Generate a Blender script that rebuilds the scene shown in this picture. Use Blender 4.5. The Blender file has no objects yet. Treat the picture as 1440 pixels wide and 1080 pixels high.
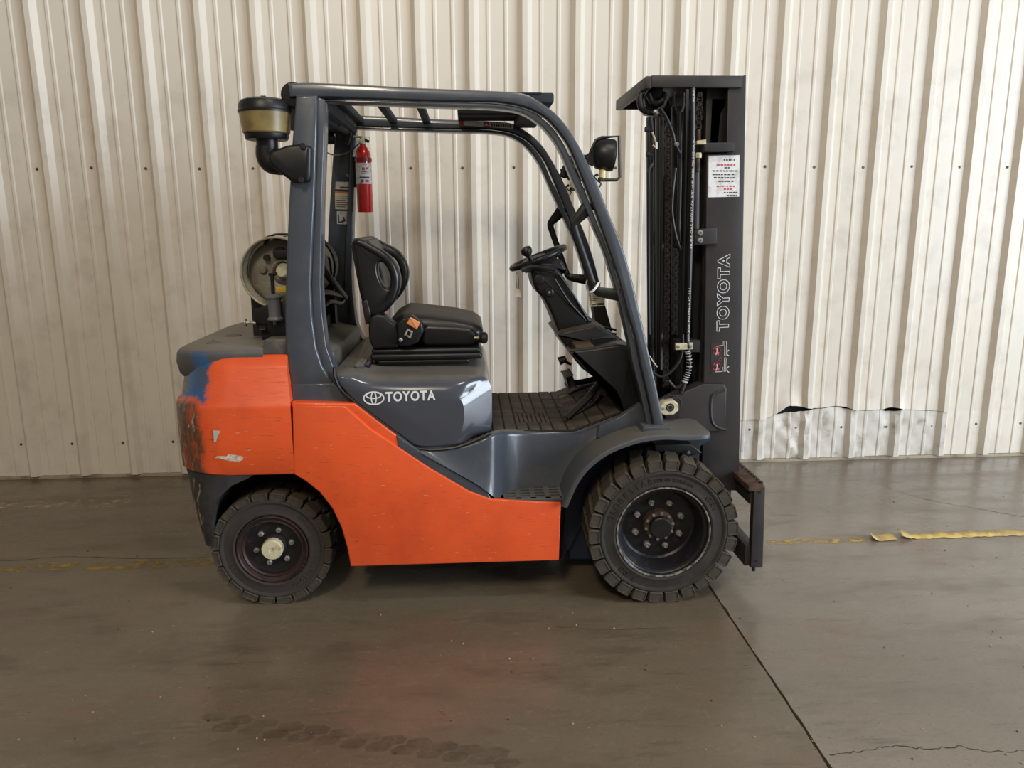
import bpy, bmesh, math, random
from mathutils import Vector, Matrix
random.seed(7)
SC = bpy.context.scene
COL = SC.collection
R = math.radians

# ------------------------------------------------------------------ camera
F, H = 1080.0, 1.58
YAW, PITCH, ROLL = R(3.275), R(11.837), R(-.3345)
fw = Vector((math.sin(YAW)*math.cos(PITCH), math.cos(YAW)*math.cos(PITCH), -math.sin(PITCH)))
r0 = Vector((math.cos(YAW), -math.sin(YAW), 0)); u0 = r0.cross(fw)
rt = r0*math.cos(ROLL)+u0*math.sin(ROLL); up = -r0*math.sin(ROLL)+u0*math.cos(ROLL)
cd = bpy.data.cameras.new('camera'); cam = bpy.data.objects.new('camera', cd); COL.objects.link(cam)
cd.sensor_fit = 'HORIZONTAL'; cd.sensor_width = 36; cd.lens = 36*F/1440
cam.matrix_world = Matrix(((rt.x, up.x, -fw.x, 0), (rt.y, up.y, -fw.y, 0), (rt.z, up.z, -fw.z, H), (0, 0, 0, 1)))
SC.camera = cam

# ------------------------------------------------------------------ light
SC.view_settings.view_transform = 'Standard'; SC.view_settings.look = 'None'
SC.view_settings.gamma = 1; SC.view_settings.use_curve_mapping = False
SC.view_settings.exposure = 0.16
W = bpy.data.worlds.new('world'); SC.world = W; W.use_nodes = True
bg = W.node_tree.nodes['Background']; bg.inputs[0].default_value = (.62, .58, .52, 1); bg.inputs[1].default_value = .30
def area(name, loc, target, sx, sy, power, col):
    l = bpy.data.lights.new(name, 'AREA'); l.shape = 'RECTANGLE'; l.size = sx; l.size_y = sy
    l.energy = power; l.color = col
    o = bpy.data.objects.new(name, l); COL.objects.link(o); o.location = loc
    o.rotation_euler = (Vector(target)-Vector(loc)).to_track_quat('-Z', 'Y').to_euler()
    return o
area('dock_door_daylight', (9.5, -1.2, 2.6), (0, 3.6, 1.0), 5.0, 4.6, 940, (.79, .89, 1.0))
area('ceiling_lamp_light', (-1.15, -2.3, 5.4), (-1.0, 2.6, 0), .7, 1.3, 145, (1.0, .87, .68))
area('ceiling_lamp_light', (1.6, .6, 5.6), (1.4, 3.6, 0), 1.3, .7, 55, (1.0, .94, .86))

# ------------------------------------------------------------------ helpers
N = 2.954                       # depth of the outer face of the near front tyre
MID = N+.5775                   # centre line of the truck
def at(px, py, o):              # photo measurement -> (x, z) on the upright plane Y = N+o
    d = fw*F+rt*(px-720)-up*(py-540); t = (N+o)/d.y
    return Vector((t*d.x, H+t*d.z))
def P3(px, py, o):
    v = at(px, py, o); return Vector((v.x, N+o, v.y))
def PL(pts, o): return [at(x, y, o) for x, y in pts]
def S(r, g, b):
    def c(v):
        v /= 255
        return v/12.92 if v <= .04045 else ((v+.055)/1.055)**2.4
    return (c(r), c(g), c(b), 1)

class NT:
    def __init__(s, name):
        s.m = bpy.data.materials.new(name); s.m.use_nodes = True; s.t = s.m.node_tree; s.n = s.t.nodes; s.l = s.t.links
        s.b = s.n['Principled BSDF']; s.tc = s.n.new('ShaderNodeTexCoord')
    def noise(s, scale, detail=4, rough=.6, stretch=None, coord='Object'):
        t = s.n.new('ShaderNodeTexNoise'); t.inputs['Scale'].default_value = scale
        t.inputs['Detail'].default_value = detail; t.inputs['Roughness'].default_value = rough
        src = s.tc.outputs[coord]
        if stretch:
            mp = s.n.new('ShaderNodeMapping'); mp.inputs['Scale'].default_value = stretch
            s.l.new(src, mp.inputs[0]); src = mp.outputs[0]
        s.l.new(src, t.inputs['Vector']); return t.outputs['Fac']
    def ramp(s, v, lo, hi, a=0., b=1.):
        t = s.n.new('ShaderNodeMapRange'); t.interpolation_type = 'SMOOTHSTEP'
        for i, x in enumerate((lo, hi, a, b)): t.inputs[i+1].default_value = x
        s.l.new(v, t.inputs[0]); return t.outputs[0]
    def math(s, op, a, b=None):
        t = s.n.new('ShaderNodeMath'); t.operation = op
        for i, v in enumerate((a, b)):
            if v is None: continue
            if isinstance(v, (int, float)): t.inputs[i].default_value = v
            else: s.l.new(v, t.inputs[i])
        return t.outputs[0]
    def mix(s, f, a, b):
        t = s.n.new('ShaderNodeMix'); t.data_type = 'RGBA'
        if isinstance(f, (int, float)): t.inputs[0].default_value = f
        else: s.l.new(f, t.inputs[0])
        for i, v in ((6, a), (7, b)):
            if isinstance(v, tuple): t.inputs[i].default_value = v
            else: s.l.new(v, t.inputs[i])
        return t.outputs[2]
    def xyz(s, which, coord='Object'):
        t = s.n.new('ShaderNodeSeparateXYZ'); s.l.new(s.tc.outputs[coord], t.inputs[0]); return t.outputs[which]
    def nz(s):
        g = s.n.new('ShaderNodeNewGeometry'); t = s.n.new('ShaderNodeSeparateXYZ')
        s.l.new(g.outputs['Normal'], t.inputs[0]); return t.outputs[2]
    def col(s, v):
        if isinstance(v, tuple): s.b.inputs['Base Color'].default_value = v
        else: s.l.new(v, s.b.inputs['Base Color'])
        return s
    def set(s, rough=.5, metal=0, coat=0, spec=.5):
        if isinstance(rough, (int, float)): s.b.inputs['Roughness'].default_value = rough
        else: s.l.new(rough, s.b.inputs['Roughness'])
        s.b.inputs['Metallic'].default_value = metal; s.b.inputs['Coat Weight'].default_value = coat
        s.b.inputs['Coat Roughness'].default_value = .08; s.b.inputs['Specular IOR Level'].default_value = spec
        return s
    def bump(s, h, strength=.3, dist=.002):
        t = s.n.new('ShaderNodeBump'); t.inputs['Strength'].default_value = strength; t.inputs['Distance'].default_value = dist
        s.l.new(h, t.inputs['Height']); s.l.new(t.outputs[0], s.b.inputs['Normal']); return s

def mat(name, c, rough=.5, metal=0, coat=0, var=None, dust=None, bump=None, spec=.5):
    t = NT(name); v = c
    if var: v = t.mix(t.ramp(t.noise(var[1], 5), var[2], var[3]), v, var[0])
    if dust:                                        # dust lies on faces that look up
        f = t.math('MULTIPLY', t.ramp(t.nz(), .62, .97), t.ramp(t.noise(14, 6), .15, .6, dust[1]*.6, dust[1]))
        v = t.mix(f, v, dust[0]); rr = t.mix(f, (rough,)*3+(1,), (.9, .9, .9, 1))
        t.col(v).set(rough, metal, coat, spec); t.l.new(rr, t.b.inputs['Roughness'])
        t.l.new(t.math('SUBTRACT', coat, t.math('MULTIPLY', f, coat)), t.b.inputs['Coat Weight'])
    else: t.col(v).set(rough, metal, coat, spec)
    if bump: t.bump(t.noise(bump[0], 4), bump[1])
    return t.m

M = {}
DUST = S(112, 104, 92)
M['grey'] = mat('grey_paint', S(66, 71, 79), .34, coat=.35, var=(S(78, 82, 88), 9, .45, .75), dust=(DUST, .45))
M['hood'] = mat('glossy_grey_paint', S(70, 73, 82), .2, coat=.6, dust=(S(104, 98, 88), .85))
M['roof'] = mat('flat_grey_roof_paint', S(52, 57, 62), .8, spec=.15)
M['dusty'] = mat('dusty_grey_paint', S(74, 72, 72), .5, var=(S(98, 90, 80), 12, .4, .7), dust=(S(110, 102, 90), .8))
M['fender'] = mat('grey_fender_plastic', S(72, 74, 78), .48, dust=(S(104, 98, 88), .6))
M['mast'] = mat('mast_paint', S(54, 50, 49), .5, var=(S(42, 41, 43), 6, .4, .7), spec=.4)
M['black'] = mat('black_plastic', S(17, 17, 18), .42, var=(S(28, 27, 27), 15, .45, .75), bump=(300, .08))
M['blackdust'] = mat('dusty_black_plastic', S(20, 20, 20), .45, dust=(S(96, 86, 74), .75), bump=(250, .1))
M['vinyl'] = mat('black_vinyl', S(19, 19, 21), .34, dust=(S(80, 74, 66), .55), bump=(260, .12))
M['dark'] = mat('dark_chassis', S(15, 15, 16), .7, var=(S(22, 21, 20), 8, .4, .7))
M['navy'] = mat('navy_inner_paint', S(38, 50, 72), .5)
M['rubber'] = mat('tyre_rubber', S(48, 45, 42), .75, var=(S(60, 55, 48), 18, .4, .75), dust=(S(92, 82, 68), .5), bump=(160, .15), spec=.3)
M['rubber_old'] = mat('brown_grey_rubber', S(62, 55, 53), .75, var=(S(54, 50, 50), 14, .4, .7), bump=(160, .15), spec=.3)
M['rim'] = mat('dark_rim_paint', S(40, 40, 43), .36, metal=.35, var=(S(70, 62, 54), 26, .55, .75))
M['rimbrown'] = mat('rusty_rim_paint', S(62, 44, 42), .45, metal=.3, var=(S(40, 34, 34), 14, .4, .65))
M['steel'] = mat('worn_steel', S(176, 173, 166), .34, metal=.45, var=(S(96, 90, 80), 40, .45, .7))
M['brightsteel'] = mat('bright_rim_edge', S(176, 174, 168), .3, metal=.5, var=(S(90, 86, 80), 34, .4, .6))
M['cream'] = mat('cream_metal', S(206, 198, 168), .5, var=(S(170, 158, 122), 40, .45, .7))
M['rust'] = mat('rusty_steel', S(86, 64, 50), .8, var=(S(58, 44, 36), 30, .4, .6), bump=(120, .4))
M['chain'] = mat('greasy_chain', S(58, 48, 42), .5, metal=.5, var=(S(36, 30, 27), 60, .4, .6))
M['hose'] = mat('hose_rubber', S(18, 18, 19), .4)
M['white'] = mat('white_print', S(214, 212, 208), .5)
M['silver'] = mat('silver_lettering', S(226, 227, 229), .4)
M['label'] = mat('pale_label', S(214, 214, 212), .45, var=(S(178, 172, 164), 60, .45, .7))
M['ink'] = mat('grey_ink', S(70, 68, 68), .6)
M['redink'] = mat('red_ink', S(190, 70, 74), .6)
M['orangeink'] = mat('orange_ink', S(226, 128, 50), .6)
M['yellow'] = mat('yellow_label', S(214, 170, 60), .5)
M['copper'] = mat('copper_orange_tongue', S(222, 142, 92), .4)
M['red'] = mat('red_enamel', S(186, 32, 30), .24, coat=.6)
M['tank'] = mat('tank_steel', S(146, 140, 126), .5, metal=.3, var=(S(108, 102, 90), 10, .42, .7))
M['tankrim'] = mat('pale_tank_collar', S(196, 188, 166), .45, metal=.2, var=(S(150, 140, 116), 12, .45, .7))
M['paper'] = mat('paper_tag', S(226, 216, 192), .8)
M['string'] = mat('tag_string', S(226, 224, 218), .8)
M['pin'] = mat('reflector_glass', S(190, 186, 170), .2)

# bowl of the air pre-cleaner: yellowed translucent plastic
t = NT('yellowed_plastic'); t.col(t.mix(t.ramp(t.noise(8, 3), .4, .7), S(150, 132, 84), S(120, 104, 64))).set(.35)
t.b.inputs['Transmission Weight'].default_value = .12; M['bowl'] = t.m

def orange_mat():
    t = NT('orange_paint')
    base = t.mix(t.ramp(t.noise(3.2, 5), .35, .75), S(233, 92, 43), S(212, 80, 39))
    scr = t.noise(10, 8, .72, (1.1, 1, 16)); base = t.mix(t.ramp(scr, .57, .68, 0, .8), base, S(158, 62, 34))
    chip = t.noise(22, 6, .7, (1, 1, 5)); base = t.mix(t.ramp(chip, .665, .71), base, S(92, 62, 48))
    pale = t.noise(30, 3, .5, (1, 1, 7)); base = t.mix(t.ramp(pale, .70, .74, 0, .8), base, S(214, 160, 136))
    t.col(base).set(t.ramp(scr, .4, .7, .32, .6), 0, .25); t.bump(scr, .12, .002)
    return t
M['orange'] = orange_mat().m

# ------------------------------------------------------------------ object plumbing
OFF = {}
def add(name, bm, m, parent=None, smooth=32, origin=None, label=None, base=False):
    me = bpy.data.meshes.new(name)
    if isinstance(bm, bmesh.types.BMesh):
        bmesh.ops.remove_doubles(bm, verts=bm.verts, dist=1e-6)
        bmesh.ops.recalc_face_normals(bm, faces=bm.faces)
        if origin is None:
            lo = Vector((min(v.co[i] for v in bm.verts) for i in range(3)))
            hi = Vector((max(v.co[i] for v in bm.verts) for i in range(3)))
            origin = (lo+hi)/2
            if base: origin.z = lo.z
        origin = Vector(origin)
        bmesh.ops.translate(bm, verts=bm.verts, vec=-origin)
        bm.to_mesh(me); bm.free()
    else: me = bm
    for mm in (m if isinstance(m, (list, tuple)) else [m]): me.materials.append(M[mm] if isinstance(mm, str) else mm)
    if smooth:
        me.polygons.foreach_set('use_smooth', [True]*len(me.polygons)); me.set_sharp_from_angle(angle=R(smooth))
    return put(name, me, parent, origin, label)
def put(name, me, parent, origin, label=None, rot=None):
    o = bpy.data.objects.new(name, me); COL.objects.link(o)
    origin = Vector(origin); OFF[o.name] = origin
    if parent: o.parent = parent; o.location = origin-OFF[parent.name]
    else: o.location = origin
    if rot is not None: o.rotation_euler = rot
    if label: o['label'] = label
    return o
def tag(o, label, cat, group=None):
    o['label'] = label; o['category'] = cat
    if group: o['group'] = group
    return o
def empty(name, loc, label, cat, group=None):
    o = bpy.data.objects.new(name, None); COL.objects.link(o); o.location = loc; OFF[o.name] = Vector(loc)
    o.empty_display_size = .1
    return tag(o, label, cat, group)

def area2(p): return sum(p[i].x*p[(i+1) % len(p)].y-p[(i+1) % len(p)].x*p[i].y for i in range(len(p)))/2
def inset(p, d):                # shrink a polygon by d (mitred)
    out = []; n = len(p)
    s = 1 if area2(p) > 0 else -1
    for i in range(n):
        a, b, c = p[i-1], p[i], p[(i+1) % n]
        e1 = (b-a); e2 = (c-b)
        if e1.length < 1e-9 or e2.length < 1e-9: out.append(b.copy()); continue
        e1.normalize(); e2.normalize()
        n1 = Vector((-e1.y, e1.x))*s; n2 = Vector((-e2.y, e2.x))*s
        k = max(.35, 1+n1.dot(n2)); out.append(b+(n1+n2)*(d/k))
    return out
def fillet(p, r, n=4):
    out = []; m = len(p)
    for i in range(m):
        a, b, c = p[i-1], p[i], p[(i+1) % m]
        d1 = (a-b); d2 = (c-b); L = min(d1.length, d2.length)*.45
        k = min(r, L)
        if k < 1e-5: out.append(b); continue
        s0 = b+d1.normalized()*k; s1 = b+d2.normalized()*k
        for j in range(n+1):
            q = j/n; out.append(s0*(1-q)**2+b*2*q*(1-q)+s1*q*q)
    return out
def prism(bm, poly, y0, y1, bev=0., seg=3, backbev=True, shift=None):
    """solid with the outline poly (x,z) between two depths, its rims rounded"""
    rings = []
    if bev > 0:
        for j in range(seg+1):
            a = j/seg*math.pi/2
            rings.append((bev*(1-math.sin(a)), y0+bev*(1-math.cos(a))))
        if backbev:
            for j in range(seg+1):
                a = (1-j/seg)*math.pi/2
                rings.append((bev*(1-math.sin(a)), y1-bev*(1-math.cos(a))))
        else: rings.append((0, y1))
    else: rings = [(0, y0), (0, y1)]
    vs = []
    for d, y in rings:
        q = inset(poly, d) if d > 1e-7 else poly
        if shift:
            k = (y-y0)/(y1-y0); q = [v+shift*k for v in q]
        vs.append([bm.verts.new((v.x, y, v.y)) for v in q])
    n = len(poly)
    for a, b in zip(vs, vs[1:]):
        for i in range(n):
            bm.faces.new((a[i], a[(i+1) % n], b[(i+1) % n], b[i]))
    bm.faces.new(vs[0]); bm.faces.new(vs[-1][::-1])
    return bm
def ex(pts, o, o0, o1, bev=.004, fil=0, bm=None, **k):      # outline measured at depth o, solid between o0 and o1
    bm = bm or bmesh.new(); p = PL(pts, o)
    if fil: p = fillet(p, fil)
    return prism(bm, p, N+o0, N+o1, bev, **k)
def mirror(bm):                 # the same shape on the truck's far side
    b = bm.copy()
    for v in b.verts: v.co.y = 2*MID-v.co.y
    return b
def join(*bms):
    out = bmesh.new()
    for b in bms:
        me = bpy.data.meshes.new('tmp'); b.to_mesh(me); out.from_mesh(me); bpy.data.meshes.remove(me); b.free()
    return out
def boxb(lo, hi, bev=0., bm=None, rot=None, seg=2):
    bm = bm or bmesh.new(); b2 = bmesh.new(); bmesh.ops.create_cube(b2, size=1)
    lo, hi = Vector(lo), Vector(hi); s = hi-lo; c = (lo+hi)/2
    for v in b2.verts: v.co = Vector((v.co.x*s.x, v.co.y*s.y, v.co.z*s.z))
    if bev: bmesh.ops.bevel(b2, geom=b2.edges[:], offset=bev, segments=seg, profile=.5, affect='EDGES', clamp_overlap=True)
    for v in b2.verts: v.co = ((rot @ v.co) if rot else v.co)+c
    me = bpy.data.meshes.new('tmp'); b2.to_mesh(me); bm.from_mesh(me); bpy.data.meshes.remove(me); b2.free()
    return bm
def frame(d):
    d = d.normalized(); a = Vector((0, 0, 1)) if abs(d.z) < .9 else Vector((1, 0, 0))
    u = d.cross(a).normalized(); return u, d.cross(u).normalized()
def lathe(prof, o, d, n=32, bm=None, cap=True):     # prof: (distance along d, radius)
    bm = bm or bmesh.new(); o = Vector(o); d = Vector(d).normalized(); u, w = frame(d); rings = []
    for s, r in prof:
        if r < 1e-6: rings.append([bm.verts.new(o+d*s)])
        else: rings.append([bm.verts.new(o+d*s+(u*math.cos(2*math.pi*i/n)+w*math.sin(2*math.pi*i/n))*r) for i in range(n)])
    for a, b in zip(rings, rings[1:]):
        for i in range(n):
            j = (i+1) % n
            if len(a) == 1 and len(b) == 1: continue
            if len(a) == 1: bm.faces.new((a[0], b[j], b[i]))
            elif len(b) == 1: bm.faces.new((a[i], a[j], b[0]))
            else: bm.faces.new((a[i], a[j], b[j], b[i]))
    if cap:
        if len(rings[0]) > 1: bm.faces.new(rings[0][::-1])
        if len(rings[-1]) > 1: bm.faces.new(rings[-1])
    return bm
def cyl(p0, p1, r, n=16, bev=0, bm=None):
    p0, p1 = Vector(p0), Vector(p1); L = (p1-p0).length
    pr = [(0, r), (L, r)] if not bev else [(0, r-bev), (bev*.3, r-bev*.3), (bev, r), (L-bev, r), (L-bev*.3, r-bev*.3), (L, r-bev)]
    return lathe(pr, p0, p1-p0, n, bm)
def crom(pts, n=6, closed=False):
    out = []; m = len(pts)
    rng = range(m if closed else m-1)
    for i in rng:
        g = (lambda k: pts[k % m]) if closed else (lambda k: pts[max(0, min(m-1, k))])
        a, b, c, d = g(i-1), g(i), g(i+1), g(i+2)
        for j in range(n):
            q = j/n
            out.append(.5*((2*b)+(c-a)*q+(2*a-5*b+4*c-d)*q*q+(3*b-a-3*c+d)*q**3))
    if not closed: out.append(pts[-1].copy())
    return out
def tube(pts, r, n=8, bm=None, smooth=0, closed=False, flat=None):
    bm = bm or bmesh.new(); pts = [Vector(p) for p in pts]
    if smooth: pts = crom(pts, smooth, closed)
    m = len(pts); rings = []; u = None
    for i in range(m):
        a = pts[i-1] if (i or closed) else pts[0]; b = pts[(i+1) % m] if (i < m-1 or closed) else pts[-1]
        d = (b-a).normalized()
        if u is None: u, w = frame(d)
        else:
            u = (u-d*u.dot(d)).normalized(); w = d.cross(u)
        rr = r if not isinstance(r, list) else (lambda q: r[int(q)]+(r[min(len(r)-1, int(q)+1)]-r[int(q)])*(q-int(q)))(i/(m-1)*(len(r)-1))
        ring = []
        for k in range(n):
            v = u*math.cos(2*math.pi*k/n)+w*math.sin(2*math.pi*k/n)
            if flat: v = v-flat[0]*v.dot(flat[0])*(1-flat[1])
            ring.append(bm.verts.new(pts[i]+v*rr))
        rings.append(ring)
    for i in range(m if closed else m-1):
        a, b = rings[i], rings[(i+1) % m]
        for k in range(n): bm.faces.new((a[k], a[(k+1) % n], b[(k+1) % n], b[k]))
    if not closed: bm.faces.new(rings[0][::-1]); bm.faces.new(rings[-1])
    return bm
def tb(pts, r, n=8, bm=None, smooth=0, **k): return tube([P3(*p) for p in pts], r, n, bm, smooth, **k)
def hexa(c, d, r, h, bm=None): return lathe([(0, r), (h*.8, r), (h, r*.82)], c, d, 6, bm)
def text_bm(s, size, ext=0., outline=0., spacing=1.0, align='CENTER', bold=0.):
    c = bpy.data.curves.new('tmp_text', 'FONT'); c.body = s; c.size = size; c.align_x = align; c.align_y = 'CENTER'
    c.extrude = ext; c.space_character = spacing; c.offset = bold; c.resolution_u = 4
    if outline: c.fill_mode = 'NONE' if hasattr(c, 'fill_mode') else 'FULL'; c.bevel_depth = outline; c.bevel_resolution = 0
    o = bpy.data.objects.new('tmp_text', c)
    me = bpy.data.meshes.new_from_object(o); bm = bmesh.new(); bm.from_mesh(me)
    bpy.data.objects.remove(o); bpy.data.curves.remove(c); bpy.data.meshes.remove(me)
    return bm
def place(bm, o, u, v, sx=1, sy=1):
    o, u, v = Vector(o), Vector(u).normalized(), Vector(v).normalized(); w = u.cross(v)
    for q in bm.verts: q.co = o+u*(q.co.x*sx)+v*(q.co.y*sy)+w*q.co.z
    return bm
def rectpoly(pts, y, th=.001):   # a thin flat sticker on an upright face
    return prism(bmesh.new(), pts, y, y+th, 0)
X, Yv, Z = Vector((1, 0, 0)), Vector((0, 1, 0)), Vector((0, 0, 1))

# ================================================================== SETTING
def gnd(px, py, z=0.):
    d = fw*F+rt*(px-720)-up*(py-540); t = (z-H)/d.z
    return Vector((t*d.x, t*d.y, z))
def floor_mat(name, a, b, c):
    t = NT(name)
    big = t.noise(.55, 6, .62, (1, 1.6, 1)); mid = t.noise(3.5, 8, .7, (.55, 1.6, 1)); fine = t.noise(85, 6, .8)
    v = t.mix(t.ramp(big, .32, .70), a, b)
    v = t.mix(t.ramp(mid, .48, .74, 0, .75), v, c)
    v = t.mix(t.ramp(t.noise(1.3, 5, .6, (1, 2.2, 1)), .56, .74, 0, .45), v, S(126, 92, 78))
    v = t.mix(t.ramp(fine, .52, .70, 0, .5), v, S(66, 58, 49)); v = t.mix(t.ramp(t.noise(38, 7, .8, (.7, 1.3, 1)), .54, .72, 0, .3), v, S(158, 148, 130))
    sc1 = t.noise(7, 9, .78, (.35, 2.6, 1)); v = t.mix(t.ramp(sc1, .55, .72, 0, .55), v, S(62, 53, 44))
    v = t.mix(t.ramp(t.noise(5, 9, .8, (2.2, .5, 1)), .60, .76, 0, .35), v, S(168, 158, 142))
    v = t.mix(t.ramp(t.noise(110, 2, .5), .74, .80, 0, .5), v, S(196, 188, 172))
    t.col(v).set(t.ramp(mid, .3, .75, .17, .42), 0, 0, .55); t.bump(t.noise(30, 8, .75, (.6, 1.4, 1)), .14, .003)
    return t.m
M['slab'] = floor_mat('polished_concrete', S(116, 105, 89), S(98, 87, 72), S(80, 70, 58))
M['slab2'] = floor_mat('pale_polished_concrete', S(140, 131, 119), S(122, 113, 101), S(106, 97, 86))
M['joint'] = mat('joint_dirt', S(26, 22, 20), .9)
def wall_mat():
    t = NT('cream_sheet_paint')
    v = t.mix(t.ramp(t.noise(.8, 4, .6, (1, 1, .35)), .35, .7), S(229, 221, 208), S(224, 215, 200))
    v = t.mix(t.ramp(t.noise(9, 7, .7, (1.2, 1, .5)), .76, .90, 0, .15), v, S(170, 160, 144))
    foot = t.ramp(t.xyz(2), 0., .55, 1, 0)          # grime splashed up from the floor
    v = t.mix(t.math('MULTIPLY', foot, t.ramp(t.noise(6, 6, .65), .45, .75, .03, .32)), v, S(164, 154, 140))
    t.col(v).set(.36, 0, 0, .45); t.bump(t.noise(2.2, 2, .5, (1, 1, .4)), .05, .01)
    return t.m
M['wall'] = wall_mat()
M['wall_dent'] = mat('scuffed_sheet_paint', S(212, 206, 196), .5, var=(S(170, 161, 146), 9, .5, .75), bump=(22, .55))
M['trimc'] = mat('base_trim_paint', S(168, 156, 134), .6, var=(S(120, 108, 90), 8, .45, .7))

floor = add('floor', boxb((-10, -4, -.08), (10, 4.9, -.022)), 'joint', smooth=0); floor['kind'] = 'structure'
jx0, jx1 = 1.043, 1.051
def slab(x0, x1, side):
    n = 160; edge = []
    for i in range(n+1):
        y = -4+8.88*i/n; e = random.uniform(-1, 1)*.0022+(random.random() < .06)*random.uniform(.0, .011)
        edge.append((jx0-e-.001 if side < 0 else jx1+e+.001, y))
    bm = bmesh.new(); top = []; bot = []
    for (x, y) in edge:
        o = x0 if side < 0 else x1
        top.append((bm.verts.new((o, y, 0)), bm.verts.new((x, y, 0)))); bot.append(bm.verts.new((x, y, -.02)))
    for i in range(n):
        bm.faces.new((top[i][0], top[i+1][0], top[i+1][1], top[i][1])); bm.faces.new((top[i][1], top[i+1][1], bot[i+1], bot[i]))
    return bm
for s, x0, x1, m, lb in ((-1, -10, 0, 'slab', 'brown polished concrete slab'), (1, 0, 10, 'slab2', 'pale grey polished concrete slab')):
    bm = slab(x0, x1, s)
    o = add('floor_slab', bm, m, floor, smooth=0, label=lb)
def crackstrip(pts, w, z=.0006):
    bm = bmesh.new(); c = [gnd(*p) for p in pts]; out = []
    for a, b in zip(c, c[1:]):
        for j in range(8): out.append(a.lerp(b, j/8)+Vector((random.uniform(-1, 1)*.004, random.uniform(-1, 1)*.006, 0)))
    out.append(c[-1]); pr = None
    for i, p in enumerate(out):
        ww = w*random.uniform(.4, 1.2)
        a, b = bm.verts.new((p.x, p.y-ww, z)), bm.verts.new((p.x, p.y+ww, z))
        if pr: bm.faces.new((pr[0], a, b, pr[1]))
        pr = (a, b)
    return bm
M['crack'] = mat('crack_dirt', S(62, 54, 48), .9)
add('hairline_crack', crackstrip([(1166, 1062), (1205, 1057), (1245, 1049), (1300, 1053), (1350, 1050), (1385, 1057), (1440, 1056)], .0022), 'crack', floor, smooth=0)
add('hairline_crack', crackstrip([(1225, 676), (1260, 690), (1300, 702), (1340, 710), (1390, 718), (1440, 727)], .003), 'crack', floor, smooth=0)
add('hairline_crack', crackstrip([(0, 789), (90, 783), (150, 784), (220, 786), (290, 784)], .0022), 'crack', floor, smooth=0)
add('hairline_crack', crackstrip([(780, 881), (850, 886), (940, 883)], .0012), 'crack', floor, smooth=0)

# --- back wall: ribbed steel sheets
WY, PITCHW, RX0 = 4.842, .3126, -2.465        # pan plane, rib spacing, left top edge of the first rib
RD = .032
# one rib from its left foot (metres)
PROF = [(-.026, 0), (0, RD), (.030, RD), (.058, 0), (.099, 0), (.106, .005), (.119, .005), (.126, 0), (.203, 0), (.210, .005), (.223, .005), (.230, 0)]
wall = add('wall_back', boxb((-10, WY+.05, 0), (10, WY+.12, 4.6)), 'dark', smooth=0); wall['kind'] = 'structure'  # dark backing added behind the sheets so holes in the rip stay black
def tearz(x):                                  # height of the rip along the foot of the wall
    pts = TEAR
    if x <= pts[0][0]: return pts[0][1]
    for (a, za), (b, zb) in zip(pts, pts[1:]):
        if x <= b: return za+(zb-za)*(x-a)/(b-a)
    return pts[-1][1]
def wpt(px, py):
    v = at(px, py, WY-N); return (v.x, v.y)
TEAR = [wpt(*p) for p in ((1030, 592), (1062, 589), (1080, 588), (1092, 582), (1108, 575), (1132, 575), (1150, 574), (1175, 571), (1192, 574), (1215, 577), (1240, 576), (1262, 575), (1300, 577), (1334, 578))]
GAP = [(wpt(*p)[0], g) for p, g in (((1030, 590), .003), ((1088, 590), .004), ((1104, 580), .058), ((1118, 580), .050), ((1132, 580), .028), ((1146, 576), .006), ((1176, 573), .006), ((1188, 573), .016), ((1196, 573), .004), ((1240, 576), .006), ((1248, 576), .036), ((1260, 576), .032), ((1268, 576), .004), ((1334, 578), .002))]
def gapz(x):
    if x <= GAP[0][0] or x >= GAP[-1][0]: return 0
    for (a, ga), (b, gb) in zip(GAP, GAP[1:]):
        if x <= b: return ga+(gb-ga)*(x-a)/(b-a)
TX0, TX1 = TEAR[0][0], TEAR[-1][0]
def nz1(x, z, k=1.0): return math.sin(x*23.1*k+1.7*math.sin(z*19*k))*.5+math.sin(x*61*k+z*47*k+.6)*.3+math.sin(z*83*k-x*37*k)*.2
def sheet(u, z, lower=False):                  # world point on the sheet surface
    return None
def panel(k0, nr, z0f, z1f, rows, dent=None):
    bm = bmesh.new(); us = []
    for k in range(k0, k0+nr):
        for (u, d) in PROF: us.append((RX0+k*PITCHW+u, d))
    us.append((RX0+(k0+nr)*PITCHW-.026, 0))
    if dent:                                   # more points where the metal is crumpled
        vv = []
        for (a, da), (b, db) in zip(us, us[1:]):
            q = max(1, int((b-a)/.014))
            vv += [(a+(b-a)*i/q, da+(db-da)*i/q) for i in range(q)]
        us = vv+[us[-1]]
    g = []
    for (x, d) in us:
        z0, z1 = z0f(x), z1f(x); c = []
        for i in range(rows+1):
            z = z0+(z1-z0)*i/rows
            y = WY-d+.0012*math.sin(x*3.1+z*1.3)
            if dent: y = dent(x, y, z, d, i/rows)
            c.append(bm.verts.new((x, y, z)))
        g.append(c)
    for a, b in zip(g, g[1:]):
        for i in range(rows): bm.faces.new((a[i], b[i], b[i+1], a[i+1]))
    return bm
def footz(x): return .022
k = -24
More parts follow.
